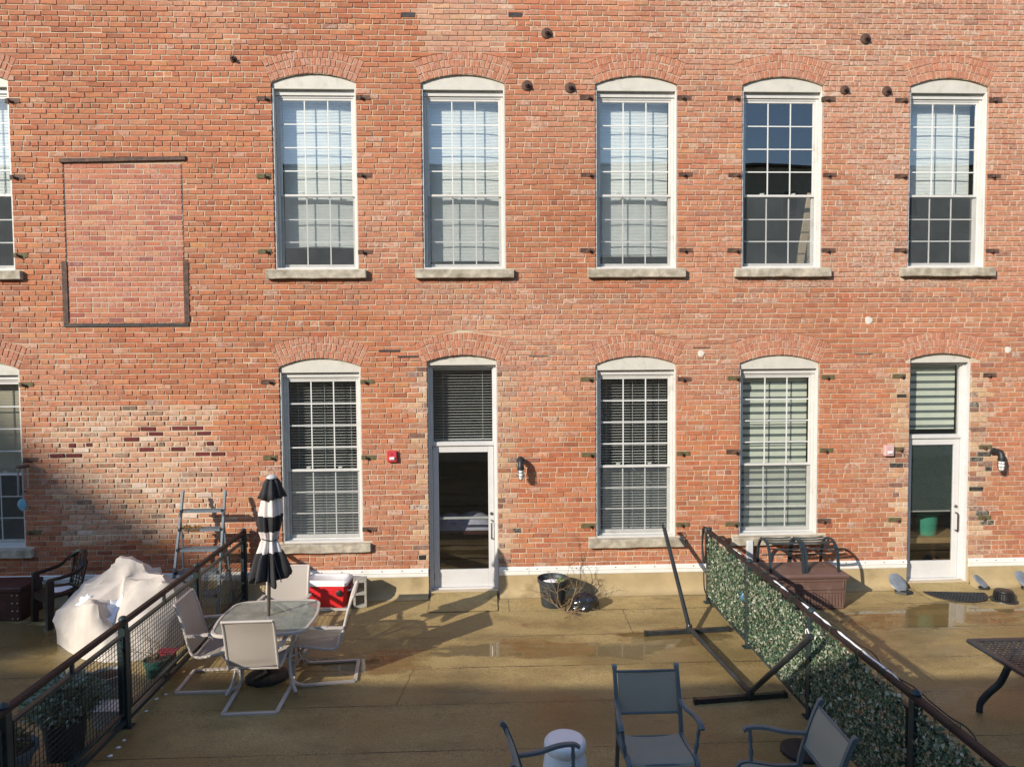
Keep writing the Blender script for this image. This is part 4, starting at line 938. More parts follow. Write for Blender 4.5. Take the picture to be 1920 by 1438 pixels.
def umbrella(x, y):
    r = thing('patio_umbrella', 'folded black and white striped patio umbrella through the glass table', 'umbrella', (x, y, .004)); tx, ty = .10, .0
    b = thing('umbrella_base', 'dark round umbrella base on the floor under the glass table', 'umbrella base', (x, y, .003))
    m = MB(); m.lathe([(.235, 0), (.235, .035), (.20, .06), (.06, .085), (.035, .10), (.035, .30), (.026, .30), (.026, .12)], 28, cap1=False, fn=lambda a, z: 1+(.02*sin(10*a) if z < .07 else 0)); m.build('disc', 'rubber_black', b, smooth=True)
    lean = lambda z: (tx*z/2.3, ty*z/2.3)
    m = MB(); m.tube([(*lean(z), z) for z in (.11, .8, 1.5, 2.28)], .019, 12); m.build('pole', 'umbrella_pole', r, smooth=True)
    def part(name, prof, nf, amp, mt, ph=0.):
        m = MB(); seg = 64; rings = []
        for rr, z in prof:
            cx, cy = lean(z); rings.append([(cx+rr*(1+amp*cos(nf*(2*pi*k/seg)+ph+z*1.5)+.11*sin(3*(2*pi*k/seg)+z*6))*cos(2*pi*k/seg), cy+rr*(1+amp*cos(nf*(2*pi*k/seg)+ph+z*1.5)+.11*sin(3*(2*pi*k/seg)+z*6))*sin(2*pi*k/seg), z+.16*amp*sin(3*2*pi*k/seg+1.3)*(z < 1.45)+.02*amp*sin(nf*2*pi*k/seg)) for k in range(seg)])
        m.loft(rings, False, False); return m.build(name, mt, r, smooth='all')
    part('vent_flap', [(.050, 2.295), (.078, 2.25), (.105, 2.16), (.140, 2.075), (.130, 2.07)], 8, .17, 'canvas_black')
    part('canopy_stripe', [(.092, 2.10), (.104, 2.02), (.114, 1.95), (.118, 1.875)], 8, .15, 'canvas_white')
    part('canopy_stripe', [(.119, 1.88), (.117, 1.82), (.105, 1.74), (.097, 1.695)], 8, .20, 'canvas_black')
    part('canopy_stripe', [(.097, 1.70), (.082, 1.65), (.072, 1.605), (.086, 1.55), (.112, 1.46)], 8, .27, 'canvas_white')
    part('canopy_stripe', [(.110, 1.465), (.138, 1.37), (.165, 1.26), (.185, 1.18), (.178, 1.15), (.09, 1.22)], 8, .36, 'canvas_black')
    m = MB(); cx, cy = lean(1.605); m.tube([(cx+.092*cos(2*pi*k/20), cy+.092*sin(2*pi*k/20), 1.605+.008*sin(2*pi*k/10)) for k in range(20)], .006, 6, loop=True); m.build('tie_strap', 'canvas_black', r)
    cx, cy = lean(2.31); m = MB(); m.lathe([(.020, -.03), (.058, -.018), (.055, 0), (.03, .018), (.012, .022)], 16, (cx, cy, 2.31)); m.build('finial', 'plastic_pale', r, smooth=True)
    for k in range(8):
        a = 2*pi*k/8+.2; cx, cy = lean(1.2); m = MB(); m.tube([(cx+.05*cos(a), cy+.05*sin(a), 1.55), (cx+.12*cos(a), cy+.12*sin(a), 1.30), (cx+.19*cos(a), cy+.19*sin(a), 1.16), (cx+.195*cos(a), cy+.195*sin(a), 1.135)], .006, 5); m.build('rib', 'umbrella_pole', r)
umbrella(-2.53, -2.57)
# ------------------------------------------------------------------ cooler, cinder block, ladder shelf
def cooler():
    r = thing('cooler', 'red cooler with white lid standing against the wall', 'cooler', (-2.33, -.34, .006), radians(-3)); w, d, h = .31, .19, .36
    ring = lambda x, y, z, c=.035: [(x-c, -y, z), (x, -y+c, z), (x, y-c, z), (x-c, y, z), (-x+c, y, z), (-x, y-c, z), (-x, -y+c, z), (-x+c, -y, z)]
    m = MB(); m.loft([ring(w-.03, d-.02, .03), ring(w-.022, d-.012, .06), ring(w, d, h)]); recalc(m.build('body', 'cooler_red', r, smooth=True))
    m = MB(); m.loft([ring(w-.02, d-.012, 0), ring(w-.02, d-.012, .036)]); recalc(m.build('base', 'cooler_white', r))
    m = MB(); m.loft([ring(w+.012, d+.012, h+.0005), ring(w+.014, d+.014, h+.045), ring(w-.01, d-.01, h+.07), ring(w-.06, d-.05, h+.072), ring(w-.07, d-.06, h+.062)]); recalc(m.build('lid', 'cooler_white', r, smooth=True))
    for k in range(4): m = MB(); z = .30-.028*k; m.box((-.24, -d-.004+.002*k, z-.007), (.12, -d+.02, z+.007), bev=.003); m.build('groove', 'cooler_red', r)
    m = MB(); m.lathe([(.045, 0), (.045, .03), (.03, .036)], 20); m.v = [(.21+x, -d-z+.012, .26+y) for x, y, z in m.v]; recalc(m.build('wheel', 'black_plastic', r, smooth=True))
    m = MB(); m.tube(roundpath([(w-.01, -.09, .27), (w+.035, -.09, .27), (w+.035, .09, .27), (w-.01, .09, .27)], .02), .012, 8); m.build('handle', 'cooler_white', r, smooth=True)
cooler()
def cinder():
    r = thing('cinder_block', 'grey hollow cinder block on end beside the red cooler', 'cinder block', (-1.87, -.33, .006), radians(8)); m = MB(); w, d, h = .095, .10, .40; t = .032
    m.box((-w, -d, 0), (-w+t, d, h), bev=.004); m.box((w-t, -d, 0), (w, d, h), bev=.004)
    for z in (0, h/2-t/2, h-t): m.box((-w+t+.0003, -d+.001, z), (w-t-.0003, d-.001, z+t))
    m.build('shell', 'concrete', r)
cinder()
def ladder():
    r = thing('ladder_shelf', 'blue grey metal ladder shelf standing against the brick wall', 'ladder', (-4.10, -.5, .006)); T = 'ladder_blue'; wx = .305
    fr = lambda z: -.27+.49*z/1.72          # front rail depth at height
    for s in (-1, 1):
        m = MB(); m.bar([(s*(wx+.02), -.27, 0), (s*(wx-.005), fr(1.72), 1.72)], .030, .045, up=(0, 1, 0)); m.build('front_rail', T, r)
        m = MB(); m.bar([(s*(wx+.06), .30, 0), (s*wx, .16, 1.0), (s*wx, .10, 1.42)], .022, .030, up=(0, 1, 0)); m.build('rear_leg', T, r)
    for i, z in enumerate((.32, .62, .92, 1.19, 1.445)):
        y = fr(z); d = .22-.028*i; m = MB(); m.box((-wx+.01, y-.02, z-.028), (wx-.01, y-.014, z+.006)); m.box((-wx+.01, y+d-.006, z-.018), (wx-.01, y+d, z+.004)); n = 13
        for k in range(n): x = -wx+.03+(2*wx-.06)*k/(n-1); m.box((x-.016, y-.0135, z-.004), (x+.016, y+d-.0065, z+.003))
        for x in (-wx+.012, wx-.02): m.box((x, y-.0135, z-.012), (x+.008, y+d-.0065, z-.0045))
        sh = m.build('step', T, r)
        for s in (-1, 1): m = MB(); m.box((s*(wx-.012)-.022, y-.03, z-.03), (s*(wx-.012)+.022, y+.03, z+.016), bev=.004); m.build('step_bracket', 'black_plastic', sh)
    m = MB()
    for k in range(26):
        pts = []; x, y = random.uniform(-.26, -.06), fr(1.19)+random.uniform(.0, .07); z = 1.197; a = random.uniform(0, 6.3)
        for s in range(5): pts.append((x, y, z+random.uniform(.002, .05)*(1 if s % 2 else .3))); x += .028*cos(a); y += .02*sin(a); a += random.uniform(-.9, .9)
        m.tube(pts, .005, 4)
    for k in range(9): x = -.22+.024*k; m.tube([(x, fr(1.19)-.022, 1.195), (x, fr(1.19)-.03, 1.165)], .007, 5)
    o = m.build('dried_garland', 'twig_rust', None); o.location = (-4.10, -.5, .006); tag(o, 'tangled rust brown dried garland on a ladder shelf step', 'garland')
ladder()
# ------------------------------------------------------------------ covered furniture, resin chair, trunk
def cover():
    import bmesh
    from mathutils.bvhtree import BVHTree
    c0 = Vector((-4.72, -1.40, .004)); V = Vector
    hem = [F(107, 1207), F(128, 1222), F(154, 1236), F(200, 1243), F(250, 1241), F(300, 1229), F(342, 1209), V((-3.98, -1.2, 0)), V((-4.08, -.85, 0)), V((-4.4, -.70, 0)), V((-4.8, -.70, 0)), V((-5.15, -.85, 0)), V((-5.42, -1.1, 0)), V((-5.5, -1.35, 0))]
    midr = [W(104, 1175, -1.50), W(134, 1172, -1.64), W(155, 1186, -1.90), W(190, 1180, -1.93), W(226, 1192, -1.90), W(275, 1165, -1.78), W(338, 1142, -1.5), V((-4.0, -1.22, .5)), V((-4.1, -.88, .5)), V((-4.4, -.75, .55)), V((-4.8, -.75, .6)), V((-5.1, -.88, .45)), V((-5.35, -1.12, .4)), V((-5.44, -1.35, .35))]
    uppr = [W(106, 1145, -1.45), W(140, 1139, -1.58), W(166, 1133, -1.82), W(183, 1135, -1.82), W(204, 1163, -1.72), W(255, 1122, -1.62), W(322, 1096, -1.4), W(331, 1092, -1.2), W(310, 1082, -1.05), W(270, 1058, -1.0), W(228, 1047, -1.05), W(180, 1083, -1.05), W(150, 1106, -1.15), W(118, 1134, -1.3)]
    topr = [W(148, 1120, -1.4), W(160, 1124, -1.5), W(178, 1126, -1.60), W(202, 1128, -1.56), W(226, 1126, -1.5), W(262, 1092, -1.4), W(304, 1087, -1.32), W(307, 1083, -1.25), W(274, 1072, -1.2), W(268, 1056, -1.18), W(227, 1046, -1.18), W(203, 1070, -1.2), W(180, 1088, -1.25), W(158, 1106, -1.32)]
    bm = bmesh.new(); R_ = [[bm.verts.new((p.x, p.y, max(.006, p.z))) for p in ring] for ring in (hem, midr, uppr, topr)]; n = len(hem)
    for a, b in zip(R_, R_[1:]):
        for k in range(n): q = (k+1) % n; bm.faces.new((a[k], a[q], b[q], b[k]))
    ctr = bm.verts.new(W(232, 1086, -1.3))
    for k in range(n): bm.faces.new((R_[3][k], R_[3][(k+1) % n], ctr))
    bmesh.ops.subdivide_edges(bm, edges=bm.edges[:], cuts=4, use_grid_fill=True, smooth=.10)
    bm.normal_update()
    for v in bm.verts:
        p = v.co; w = min(1, p.z/.25); f = (1-abs(sin(7*p.x+5*p.y+2.2*p.z+1.5*sin(4*p.z))))**4*.045+(1-abs(sin(4*p.x-9*p.y+3*p.z)))**5*.040+(vn(p.x*9+p.z*3, p.y*9-p.z*5, 71)-.5)*.022
        v.co = p+v.normal*f*(.35+.65*w); v.co.z = max(.006, v.co.z)
    bmesh.ops.recalc_face_normals(bm, faces=bm.faces)
    bvh = BVHTree.FromBMesh(bm)
    r = thing('covered_furniture', 'pale beige canvas cover draped over furniture beside the bare mesh railing', 'cover', c0)
    me = bpy.data.meshes.new('canvas'); bmesh.ops.translate(bm, verts=bm.verts, vec=-c0); bm.to_mesh(me); bm.free(); me.materials.append(MATS['tarp']); me.polygons.foreach_set('use_smooth', [True]*len(me.polygons)); me.set_sharp_from_angle(angle=radians(48))
    o = bpy.data.objects.new('canvas', me); col.objects.link(o); o.parent = r
    for u, v, rx, ry, label in ((158, 1124, .10, .07, 'patch of snow on the wall-side shoulder of the pale beige cover'), (216, 1142, .075, .12, 'patch of snow in the central hollow of the pale beige cover')):
        hit = bvh.ray_cast(CAM, ray(u, v).normalized())[0]
        if hit is None: continue
        m = MB(); rings = []
        for i in range(1, 8):
            t = i/7; ring = []
            for k in range(24):
                a = 2*pi*k/24; j = 1+1.0*(vn(cos(a)*3+u*.1, sin(a)*3, 81)-.5); x, y = hit.x+rx*t*j*cos(a), hit.y+ry*t*j*sin(a)
                h = bvh.ray_cast(Vector((x, y, 3)), Vector((0, 0, -1)))[0]; z = h.z if h else hit.z
                ring.append((x, y, z+.012*(1-t*t)+(.006 if t < .9 else -.006)))
            rings.append(ring)
        m.loft(rings, True, False); tag(m.build('snow_patch', 'snow', None, smooth='all'), label, 'snow')
cover()
def resin_chair():
    fx = Vector((-.62, -.78)); r = thing('resin_armchair', 'dark brown resin armchair with lattice back beside a studded trunk', 'armchair', (-5.98, -.66, .004), atan2(fx.y, fx.x)-pi/2); T = 'resin_brown'
    for s in (-1, 1):
        m = MB(); m.loft([[(s*.255+a*.035, .22+b*.035, 0) for a, b in ((-1, -1), (1, -1), (1, 1), (-1, 1))], [(s*.235+a*.042, .20+b*.042, .41) for a, b in ((-1, -1), (1, -1), (1, 1), (-1, 1))], [(s*.245+a*.025, .19+b*.04, .655) for a, b in ((-1, -1), (1, -1), (1, 1), (-1, 1))]]); recalc(m.build('leg', T, r, smooth=True))
        m = MB(); m.loft([[(s*.23+a*.030, -.28+b*.03, 0) for a, b in ((-1, -1), (1, -1), (1, 1), (-1, 1))], [(s*.20+a*.035, -.20+b*.035, .41) for a, b in ((-1, -1), (1, -1), (1, 1), (-1, 1))]]); recalc(m.build('leg', T, r, smooth=True))
    m = MB(); P = [(-.25, .235), (.25, .235), (.25, 0), (.205, -.215), (-.205, -.215), (-.25, 0)]; m.loft([[(x, y, .40) for x, y in P], [(x, y, .435) for x, y in P]]); m.box((-.235, .215, .34), (.235, .24, .402)); recalc(m.build('seat', T, r))
    # hoop that forms arms and back
    hoop = smoothpath([(-.25, .22, .66), (-.272, .05, .67), (-.265, -.12, .70), (-.225, -.23, .79), (-.12, -.305, .885), (0, -.325, .905), (.12, -.305, .885), (.225, -.23, .79), (.265, -.12, .70), (.272, .05, .67), (.25, .22, .66)], 6)
    m = MB(); m.bar(hoop, .055, .035, up=(0, -.3, 1)); m.build('arm_hoop', T, r, smooth=True)
    bk = lambda u, v: (u*(.165+.03*v), -.215-.095*v, .44+.43*v)
    m = MB()
    for k in range(9):
        u = -1+2*k/8; m.bar([bk(max(-1, min(1, u+.10*sin(v*9+k*pi))), v*(1-.10*abs(u)**2)) for v in [q/10 for q in range(11)]], .012, .010, up=(0, 1, 0))
    for k in range(1, 9): v = k/9; m.bar([bk(u, v) for u in (-1, -.5, 0, .5, 1)], .012, .008, up=(0, 0, 1))
    m.build('lattice_back', T, r)
    for s in (-1, 1): m = MB(); m.bar([bk(s*1.03, v) for v in (0, .3, .6, .85)], .035, .02, up=(0, 1, 0)); m.build('back_stile', T, r)
    m = MB(); rr = [[(.13*t*cos(2*pi*k/18)*(1+.2*sin(3*2*pi*k/18)), -.02+.15*t*sin(2*pi*k/18), .4365+.008*(1-t*t)) for k in range(18)] for t in (.2, .5, .8, 1)]
    m.loft(rr, True, False); o = m.build('snow_patch', 'snow', None, smooth='all'); o.location = r.location; o.rotation_euler = r.rotation_euler; tag(o, 'thin snow lying on the seat of the brown resin armchair', 'snow')
resin_chair()
def trunk():
    r = thing('studded_trunk', 'dark red brown trunk with metal studs by the wall', 'trunk', (-6.86, -.42, .004)); m = MB(); m.box((-.36, -.24, 0), (.36, .24, .40), bev=.008); m.build('body', 'trunk_brown', r); m = MB(); m.box((-.375, -.255, .4005), (.375, .255, .47), bev=.012); m.build('lid', 'trunk_brown', r)
    for x0 in (.22, -.34):
        m = MB(); m.box((x0, -.246, .004), (x0+.12, -.2395, .395)); st = m.build('corner_strap', 'trunk_brown', r)
        for x in (x0+.025, x0+.095):
            for z in (.03, .14, .25, .36): m = MB(); m.lathe([(.012, 0), (.009, .007), (.002, .011)], 8); m.v = [(x+a, -.246-c, z+b) for a, b, c in m.v]; recalc(m.build('stud', 'stud_brass', st, smooth=True))
trunk()
# ------------------------------------------------------------------ hammock stand
def hammock():
    r = thing('hammock_stand', 'dark steel hammock stand lying open beside the leafy railing', 'hammock stand', (2.68, -2.5, .004)); T = 'stand_steel'; c = Vector((2.68, -2.5, 0))
    V = lambda x, y, z: Vector((x, y, z))-c
    def sq(a, b, w, name): m = MB(); m.bar([V(*a), V(*b)], w, w); m.build(name, T, r); [end(p, w) for p in (a, b)]
    def end(p, w): m = MB(); q = V(*p); m.box((q.x-w*.42, q.y-w*.62, q.z-w*.62), (q.x+w*.42, q.y+w*.62, q.z+w*.62), bev=.004); m.build('end_cap', 'black_plastic', r)
    sq((2.04, -1.645, .034), (3.16, -1.555, .034), .05, 'foot_bar'); sq((2.16, -3.41, .034), (3.15, -3.315, .034), .05, 'foot_bar')
    j0, j1 = (2.615, -1.62, .085), (2.755, -3.37, .085)
    m = MB(); m.tube([V(*j0), V(*j1)], .030, 14); m.build('spine', T, r, smooth=True)
    m = MB(); m.tube([V(2.615, -1.63, .085), V(2.60, -.34, 1.12)], .0285, 14); p1 = m.build('upright', T, r, smooth=True)
    m = MB(); m.tube([V(2.755, -3.36, .085), V(2.925, -4.37, 1.10)], .0285, 14); p2 = m.build('upright', T, r, smooth=True)
    for j in (j0, j1): m = MB(); q = V(*j); m.lathe([(.036, -.052), (.040, -.02), (.040, .03), (.030, .05)], 14, q); m.build('elbow_joint', T, r, smooth=True)
    for (x, y, z), s in (((2.60, -.36, 1.115), 1), ((2.92, -4.35, 1.09), -1)):
        m = MB(); q = V(x, y, z); m.tube([q+Vector((0, -.02*s, .02)), q+Vector((0, -.05*s, .05)), q+Vector((0, -.085*s, .03)), q+Vector((0, -.08*s, -.005))], .006, 6); m.build('hook', 'rope_white' if s < 0 else 'galvanised', r, smooth=True)
hammock()
# ------------------------------------------------------------------ deck box with two slatted stools on top
def deckbox():
    x0, x1, y0, y1 = 3.86, 5.10, -.90, -.30; cx, cy = (x0+x1)/2, (y0+y1)/2
    r = thing('deck_box', 'brown plastic deck box with panelled front by the leafy railing', 'deck box', (cx, cy, .005)); w, d = (x1-x0)/2, (y1-y0)/2; T = 'deckbox'
    m = MB(); ring = lambda e, z: [(-w+e, -d+e, z), (w-e, -d+e, z), (w-e, d-e, z), (-w+e, d-e, z)]
    m.loft([ring(.035, 0), ring(.012, .46)]); m.build('body', T, r)
    m = MB(); m.loft([ring(-.012, .4605), ring(-.018, .49), ring(.0, .515), ring(.15, .565), ring(.17, .568)]); recalc(m.build('lid', T, r))
    for za, zb in ((.03, .26), (.30, .43)):
        m = MB(); fy = -d+.030-.023*za/.46-.010
        for a, b in (((-w+.05, za-.004), (w-.05, za+.018)), ((-w+.05, zb-.018), (w-.05, zb+.004))): m.box((a[0], fy-.006, a[1]), (b[0], fy+.03, b[1]), bev=.003)
        for xx in (-w+.05, w-.072): m.box((xx, fy-.0055, za+.0185), (xx+.022, fy+.03, zb-.0185), bev=.003)
        m.build('front_panel', T, r)
    for k in range(24): m = MB(); xx = -w+.10+(2*w-.2)*k/23; m.box((xx-.017, -d+.014, .052), (xx+.017, -d+.035, .235), bev=.003); m.build('front_slat', T, r)
deckbox()
def stool():
    r = thing('slatted_stool', 'x', 'stool'); T = 'table_iron'
    for s in (-1, 1):
        m = MB(); m.bar(roundpath([(s*.235, -.255, 0), (s*.235, -.215, .30), (s*.235, -.10, .425), (s*.235, .10, .425), (s*.235, .215, .30), (s*.235, .255, 0)], .09, 5), .026, .034, up=(1, 0, 0)); m.build('leg_hoop', T, r, smooth=True)
    for k in range(5):
        y = -.17+.085*k; z = .385+.02*abs(k-2)/2-(.06 if k == 0 else 0); y -= .03 if k == 0 else 0
        m = MB(); m.sweep(smoothpath([(-.225, y, z), (-.1, y, z-.012), (.1, y, z-.012), (.225, y, z)], 3), [(-.027, -.004), (.027, -.004), (.027, .004), (-.027, .004)]); m.build('slat', T, r)
    m = MB(); m.tube([(-.225, .10, .17), (.225, .10, .17)], .010, 8); m.build('crossbar', T, r)
    return r
S0 = stool(); S1 = copy_tree(S0)
for o, x, lab in ((S0, 4.245, 'slatted metal stool on deck box, on its leafy railing side'), (S1, 4.748, 'slatted metal stool on deck box, on its glass door side')):
    o.location = (x, -.60, .527); o.rotation_euler = (0, 0, radians(-1 if x < 4.5 else 2)); o['label'] = lab; o['group'] = 'stools on the deck box'
# ------------------------------------------------------------------ planter, bag and dead weed by the middle door
def planter():
    p = (.945, -.46); r = thing('plant_pot', 'dark grey plastic pot holding snow beside the middle door', 'pot', (*p, .005)); m = MB(); m.lathe([(.165, 0), (.168, .01), (.205, .34), (.225, .345), (.228, .40), (.215, .40), (.212, .36), (.19, .33)], 30, cap1=False); recalc(m.build('body', 'pot_black', r, smooth=True))
    m = MB(); m.lathe([(.195, .315), (.16, .325), (.02, .33)], 24, cap0=False); m.build('soil', 'soil', r, smooth=True)
    m = MB(); m.lathe([(.15, .325), (.13, .352), (.06, .365), (.01, .367)], 22, (-.015, -.02, 0), fn=lambda a, z: 1+.12*sin(2*a+.6)+.07*sin(5*a)); o = m.build('snow_patch', 'snow', None, smooth='all'); o.location = (*p, .005); tag(o, 'snow heaped inside the dark grey plant pot', 'snow')
    m = MB()
    for k in range(26):
        a = random.uniform(0, 6.3); q = Vector((.10+random.uniform(-.06, .06), random.uniform(-.1, .05), .33)); d = Vector((cos(a), sin(a), 1.0)).normalized(); leaf(m, q+d*.03, d, Vector((0, 0, 1)), .05, .014, (.20, .32, .05))
    o = m.build('green_sprout', 'leaf', None); o.location = (*p, .005); tag(o, 'small bright green sprouts growing in the dark grey pot', 'plant')
planter()
def bag():
    m = MB(); n, k = 40, 24; rings = []
    for i in range(1, k):
        t = pi/2*(i/k)**.9; ring = []
        for j in range(n):
            a = 2*pi*j/n; q = 1+.22*(vn(cos(a)*2.5+5, sin(a)*2.5+t*3, 91)-.5)+.16*(vn(cos(a)*6, sin(a)*6+t*7, 92)-.5)
            ring.append((.215*sin(t)*cos(a)*q+.05*cos(t), .155*sin(t)*sin(a)*q, max(.0, .215*cos(t)**.8*q)))
        rings.append(ring)
    rings.append([(x*1.02, y*1.02, 0) for x, y, z in rings[-1]]); m.loft(rings, True, False); o = m.build('trash_bag', 'trash_bag', None, smooth='all'); o.location = (1.375, -.62, .005); tag(o, 'crumpled black plastic bag slumped beside the dark grey pot', 'bag')
bag()
def weed(loc, label, n, spread, h, name='dead_weed'):
    r = thing(name, label, 'plant', loc); m = MB(); t = MB()
    def grow(m, p, d, L, rad, lev):
        pts = [p]; q = Vector(p); dd = Vector(d)
        for s in range(5):
            dd = (dd+Vector((random.gauss(0, .22), random.gauss(0, .16), random.gauss(0, .18)))).normalized(); q = q+dd*L/5; q.z = max(.004, q.z); pts.append(q.copy())
        m.tube(pts, [rad*(1-.15*i) for i in range(6)], 4)
        if lev:
            for s in range(random.randint(3, 5)): b = pts[random.randint(1, 5)]; grow(t, b, (dd+Vector((random.gauss(0, .8), random.gauss(0, .6), random.gauss(.1, .6)))).normalized(), L*random.uniform(.3, .55), rad*.55, lev-1)
    for k in range(n): a = random.uniform(*spread); e = random.uniform(.05, 1.0); grow(m, Vector((0, 0, .006)), Vector((cos(a)*cos(e), sin(a)*cos(e)*.8, sin(e))), h*random.uniform(.6, 1.1), .008, 2)
    m.build('stem', 'twig', r); t.build('twigs', 'twig', r, kind='stuff')
weed((1.10, -.80, .008), 'dry brown weed sprawling in front of the dark grey pot', 9, (-3.6, .9), .52)
weed((1.08, -.36, .008), 'tall dry weed stalk rising behind the dark grey pot', 3, (.2, 1.4), .75)
# ------------------------------------------------------------------ right terrace: mat, drain, scoops, patio table
def half_mat():
    r = thing('doormat', 'black half-round openwork rubber doormat before the bronze-handled door', 'doormat', (7.03, -.33, .016), radians(-7)); R = .44; n = 40
    m = MB(); arc = [(R*cos(pi+pi*k/n), .96*R*sin(pi+pi*k/n)) for k in range(n+1)]
    m.loft([[(x, y, 0) for x, y in arc], [(x, y, .012) for x, y in arc], [(x*.93, y*.90-.012, .012) for x, y in arc], [(x*.93, y*.90-.012, 0) for x, y in arc]], False, False, closed=True); m.box((-R, -.022, .0002), (R, 0.002, .0125)); recalc(m.build('border', 'rubber_black', r))
    m = MB()
    for i in range(-9, 10):
        for j in range(1, 12):
            x, y = i*.047+(.0235 if j % 2 else 0), -j*.037
            if (x/R)**2+(y/(.96*R))**2 < .86: m.tube([(x+.019*cos(2*pi*k/8+j), y+.016*sin(2*pi*k/8+j), .006) for k in range(8)], .0062, 4, loop=True)
    m.build('scrollwork', 'rubber_black', r, kind='stuff'); m = MB(); m.box((-R*.9, -.25, 0), (R*.9, -.03, .001)); 
half_mat()
def drain():
    r = thing('roof_drain', 'black ribbed dome roof drain near the doormat', 'drain', (7.56, -.66, .006)); m = MB(); m.lathe([(.185, 0), (.18, .015), (.15, .028), (.12, .03)], 28, fn=lambda a, z: 1+.03*sin(4*a)); m.build('flange', 'black_plastic', r, smooth=True)
    for k in range(26): a = 2*pi*k/26; m = MB(); m.bar([(.135*cos(a), .135*sin(a), .026), (.122*cos(a), .122*sin(a), .12), (.10*cos(a), .10*sin(a), .145)], .010, .014, up=(cos(a), sin(a), 0)); m.build('rib', 'black_plastic', r)
    m = MB(); m.lathe([(.118, .135), (.115, .15), (.085, .158), (.03, .155)], 26); m.build('cap', 'black_plastic', r, smooth=True); m = MB(); m.lathe([(.11, .028), (.11, .12)], 20, cap0=False, cap1=False); m.build('core', 'rubber_black', r)
drain()
def scoop(loc, rz, s, label):
    r = thing('plastic_scoop', label, 'scoop', loc, rz, None); m = MB(); rings = []
    for i in range(9):
        t = i/8; w = .13*s*(sin(pi*(.12+.80*t))**.6); ring = []
        for k in range(9): a = pi*k/8; ring.append((w*cos(a), -.10*s*t+.005-.012*sin(a)*s-.10*t, .20*s*(1-t)+.03+.018*s*sin(a)))
        rings.append(ring)
    m.loft(rings, False, False, closed=False); m.build('shell', 'scoop_grey', r, smooth='all')
    m = MB(); poly = [(-.10*s, -.17*s), (.02*s, -.27*s), (.15*s, -.24*s), (.19*s, -.19*s), (.13*s, -.10*s), (-.06*s, -.10*s)]; m.loft([[(x, y, 0) for x, y in poly], [(x*.9, y*.95, .03) for x, y in poly]]); recalc(m.build('black_base', 'rubber_black', r))
scoop((6.24, -.10, .006), radians(6), 1.0, 'large grey plastic scoop with black base on the hinge side of the bronze-handled door')
scoop((7.56, -.05, .006), radians(26), .72, 'small grey plastic scoop with black base between doormat and roof drain')
scoop((8.24, -.06, .006), radians(12), .95, 'grey plastic scoop with black base beyond the roof drain')
def iron_table():
    x0, y1 = 4.90, -3.63; w, d = 1.5, .95; r = thing('lattice_table', 'dark lattice metal patio table with scrolled legs behind the leafy railing', 'table', (x0+w/2, y1-d/2, .004)); T = 'table_iron'; X, Y = w/2, d/2
    m = MB(); m.sweep(roundpath([(-X, -Y, .712), (X, -Y, .712), (X, Y, .712), (-X, Y, .712)], .04, 4, True), [(-.045, -.010), (.018, -.016), (.022, 0), (.012, .010), (-.045, .010)], loop=True); m.build('rim', T, r, smooth=True)
    m = MB()
    for i in range(30):
        x = -X+.05+(w-.1)*i/29; m.bar([(x, -Y+.03, .714), (x, Y-.03, .714)], .020, .006)
    for j in range(19):
        y = -Y+.05+(d-.1)*j/18; m.bar([(-X+.03, y, .718), (X-.03, y, .718)], .020, .006)
    for i in range(29):
        for j in range(18):
            if (i+j) % 2: x = -X+.075+(w-.1)*i/29; y = -Y+.072+(d-.1)*j/18; m.cbox((x, y, .716), (.052, .014, .006), Rz(.785 if i % 2 else -.785))
    m.build('lattice', T, r, kind='stuff')
    for sx in (-1, 1):
        for sy in (-1, 1): m = MB(); m.tube(smoothpath([(sx*(X-.36), sy*(Y-.22), .70), (sx*(X-.30), sy*(Y-.19), .52), (sx*(X-.24), sy*(Y-.16), .34), (sx*(X-.16), sy*(Y-.12), .22), (sx*(X-.10), sy*(Y-.085), .10), (sx*(X-.09), sy*(Y-.08), .0)], 5), [.034]*20+[.030]*6, 12); m.build('leg', T, r, smooth=True)
iron_table()
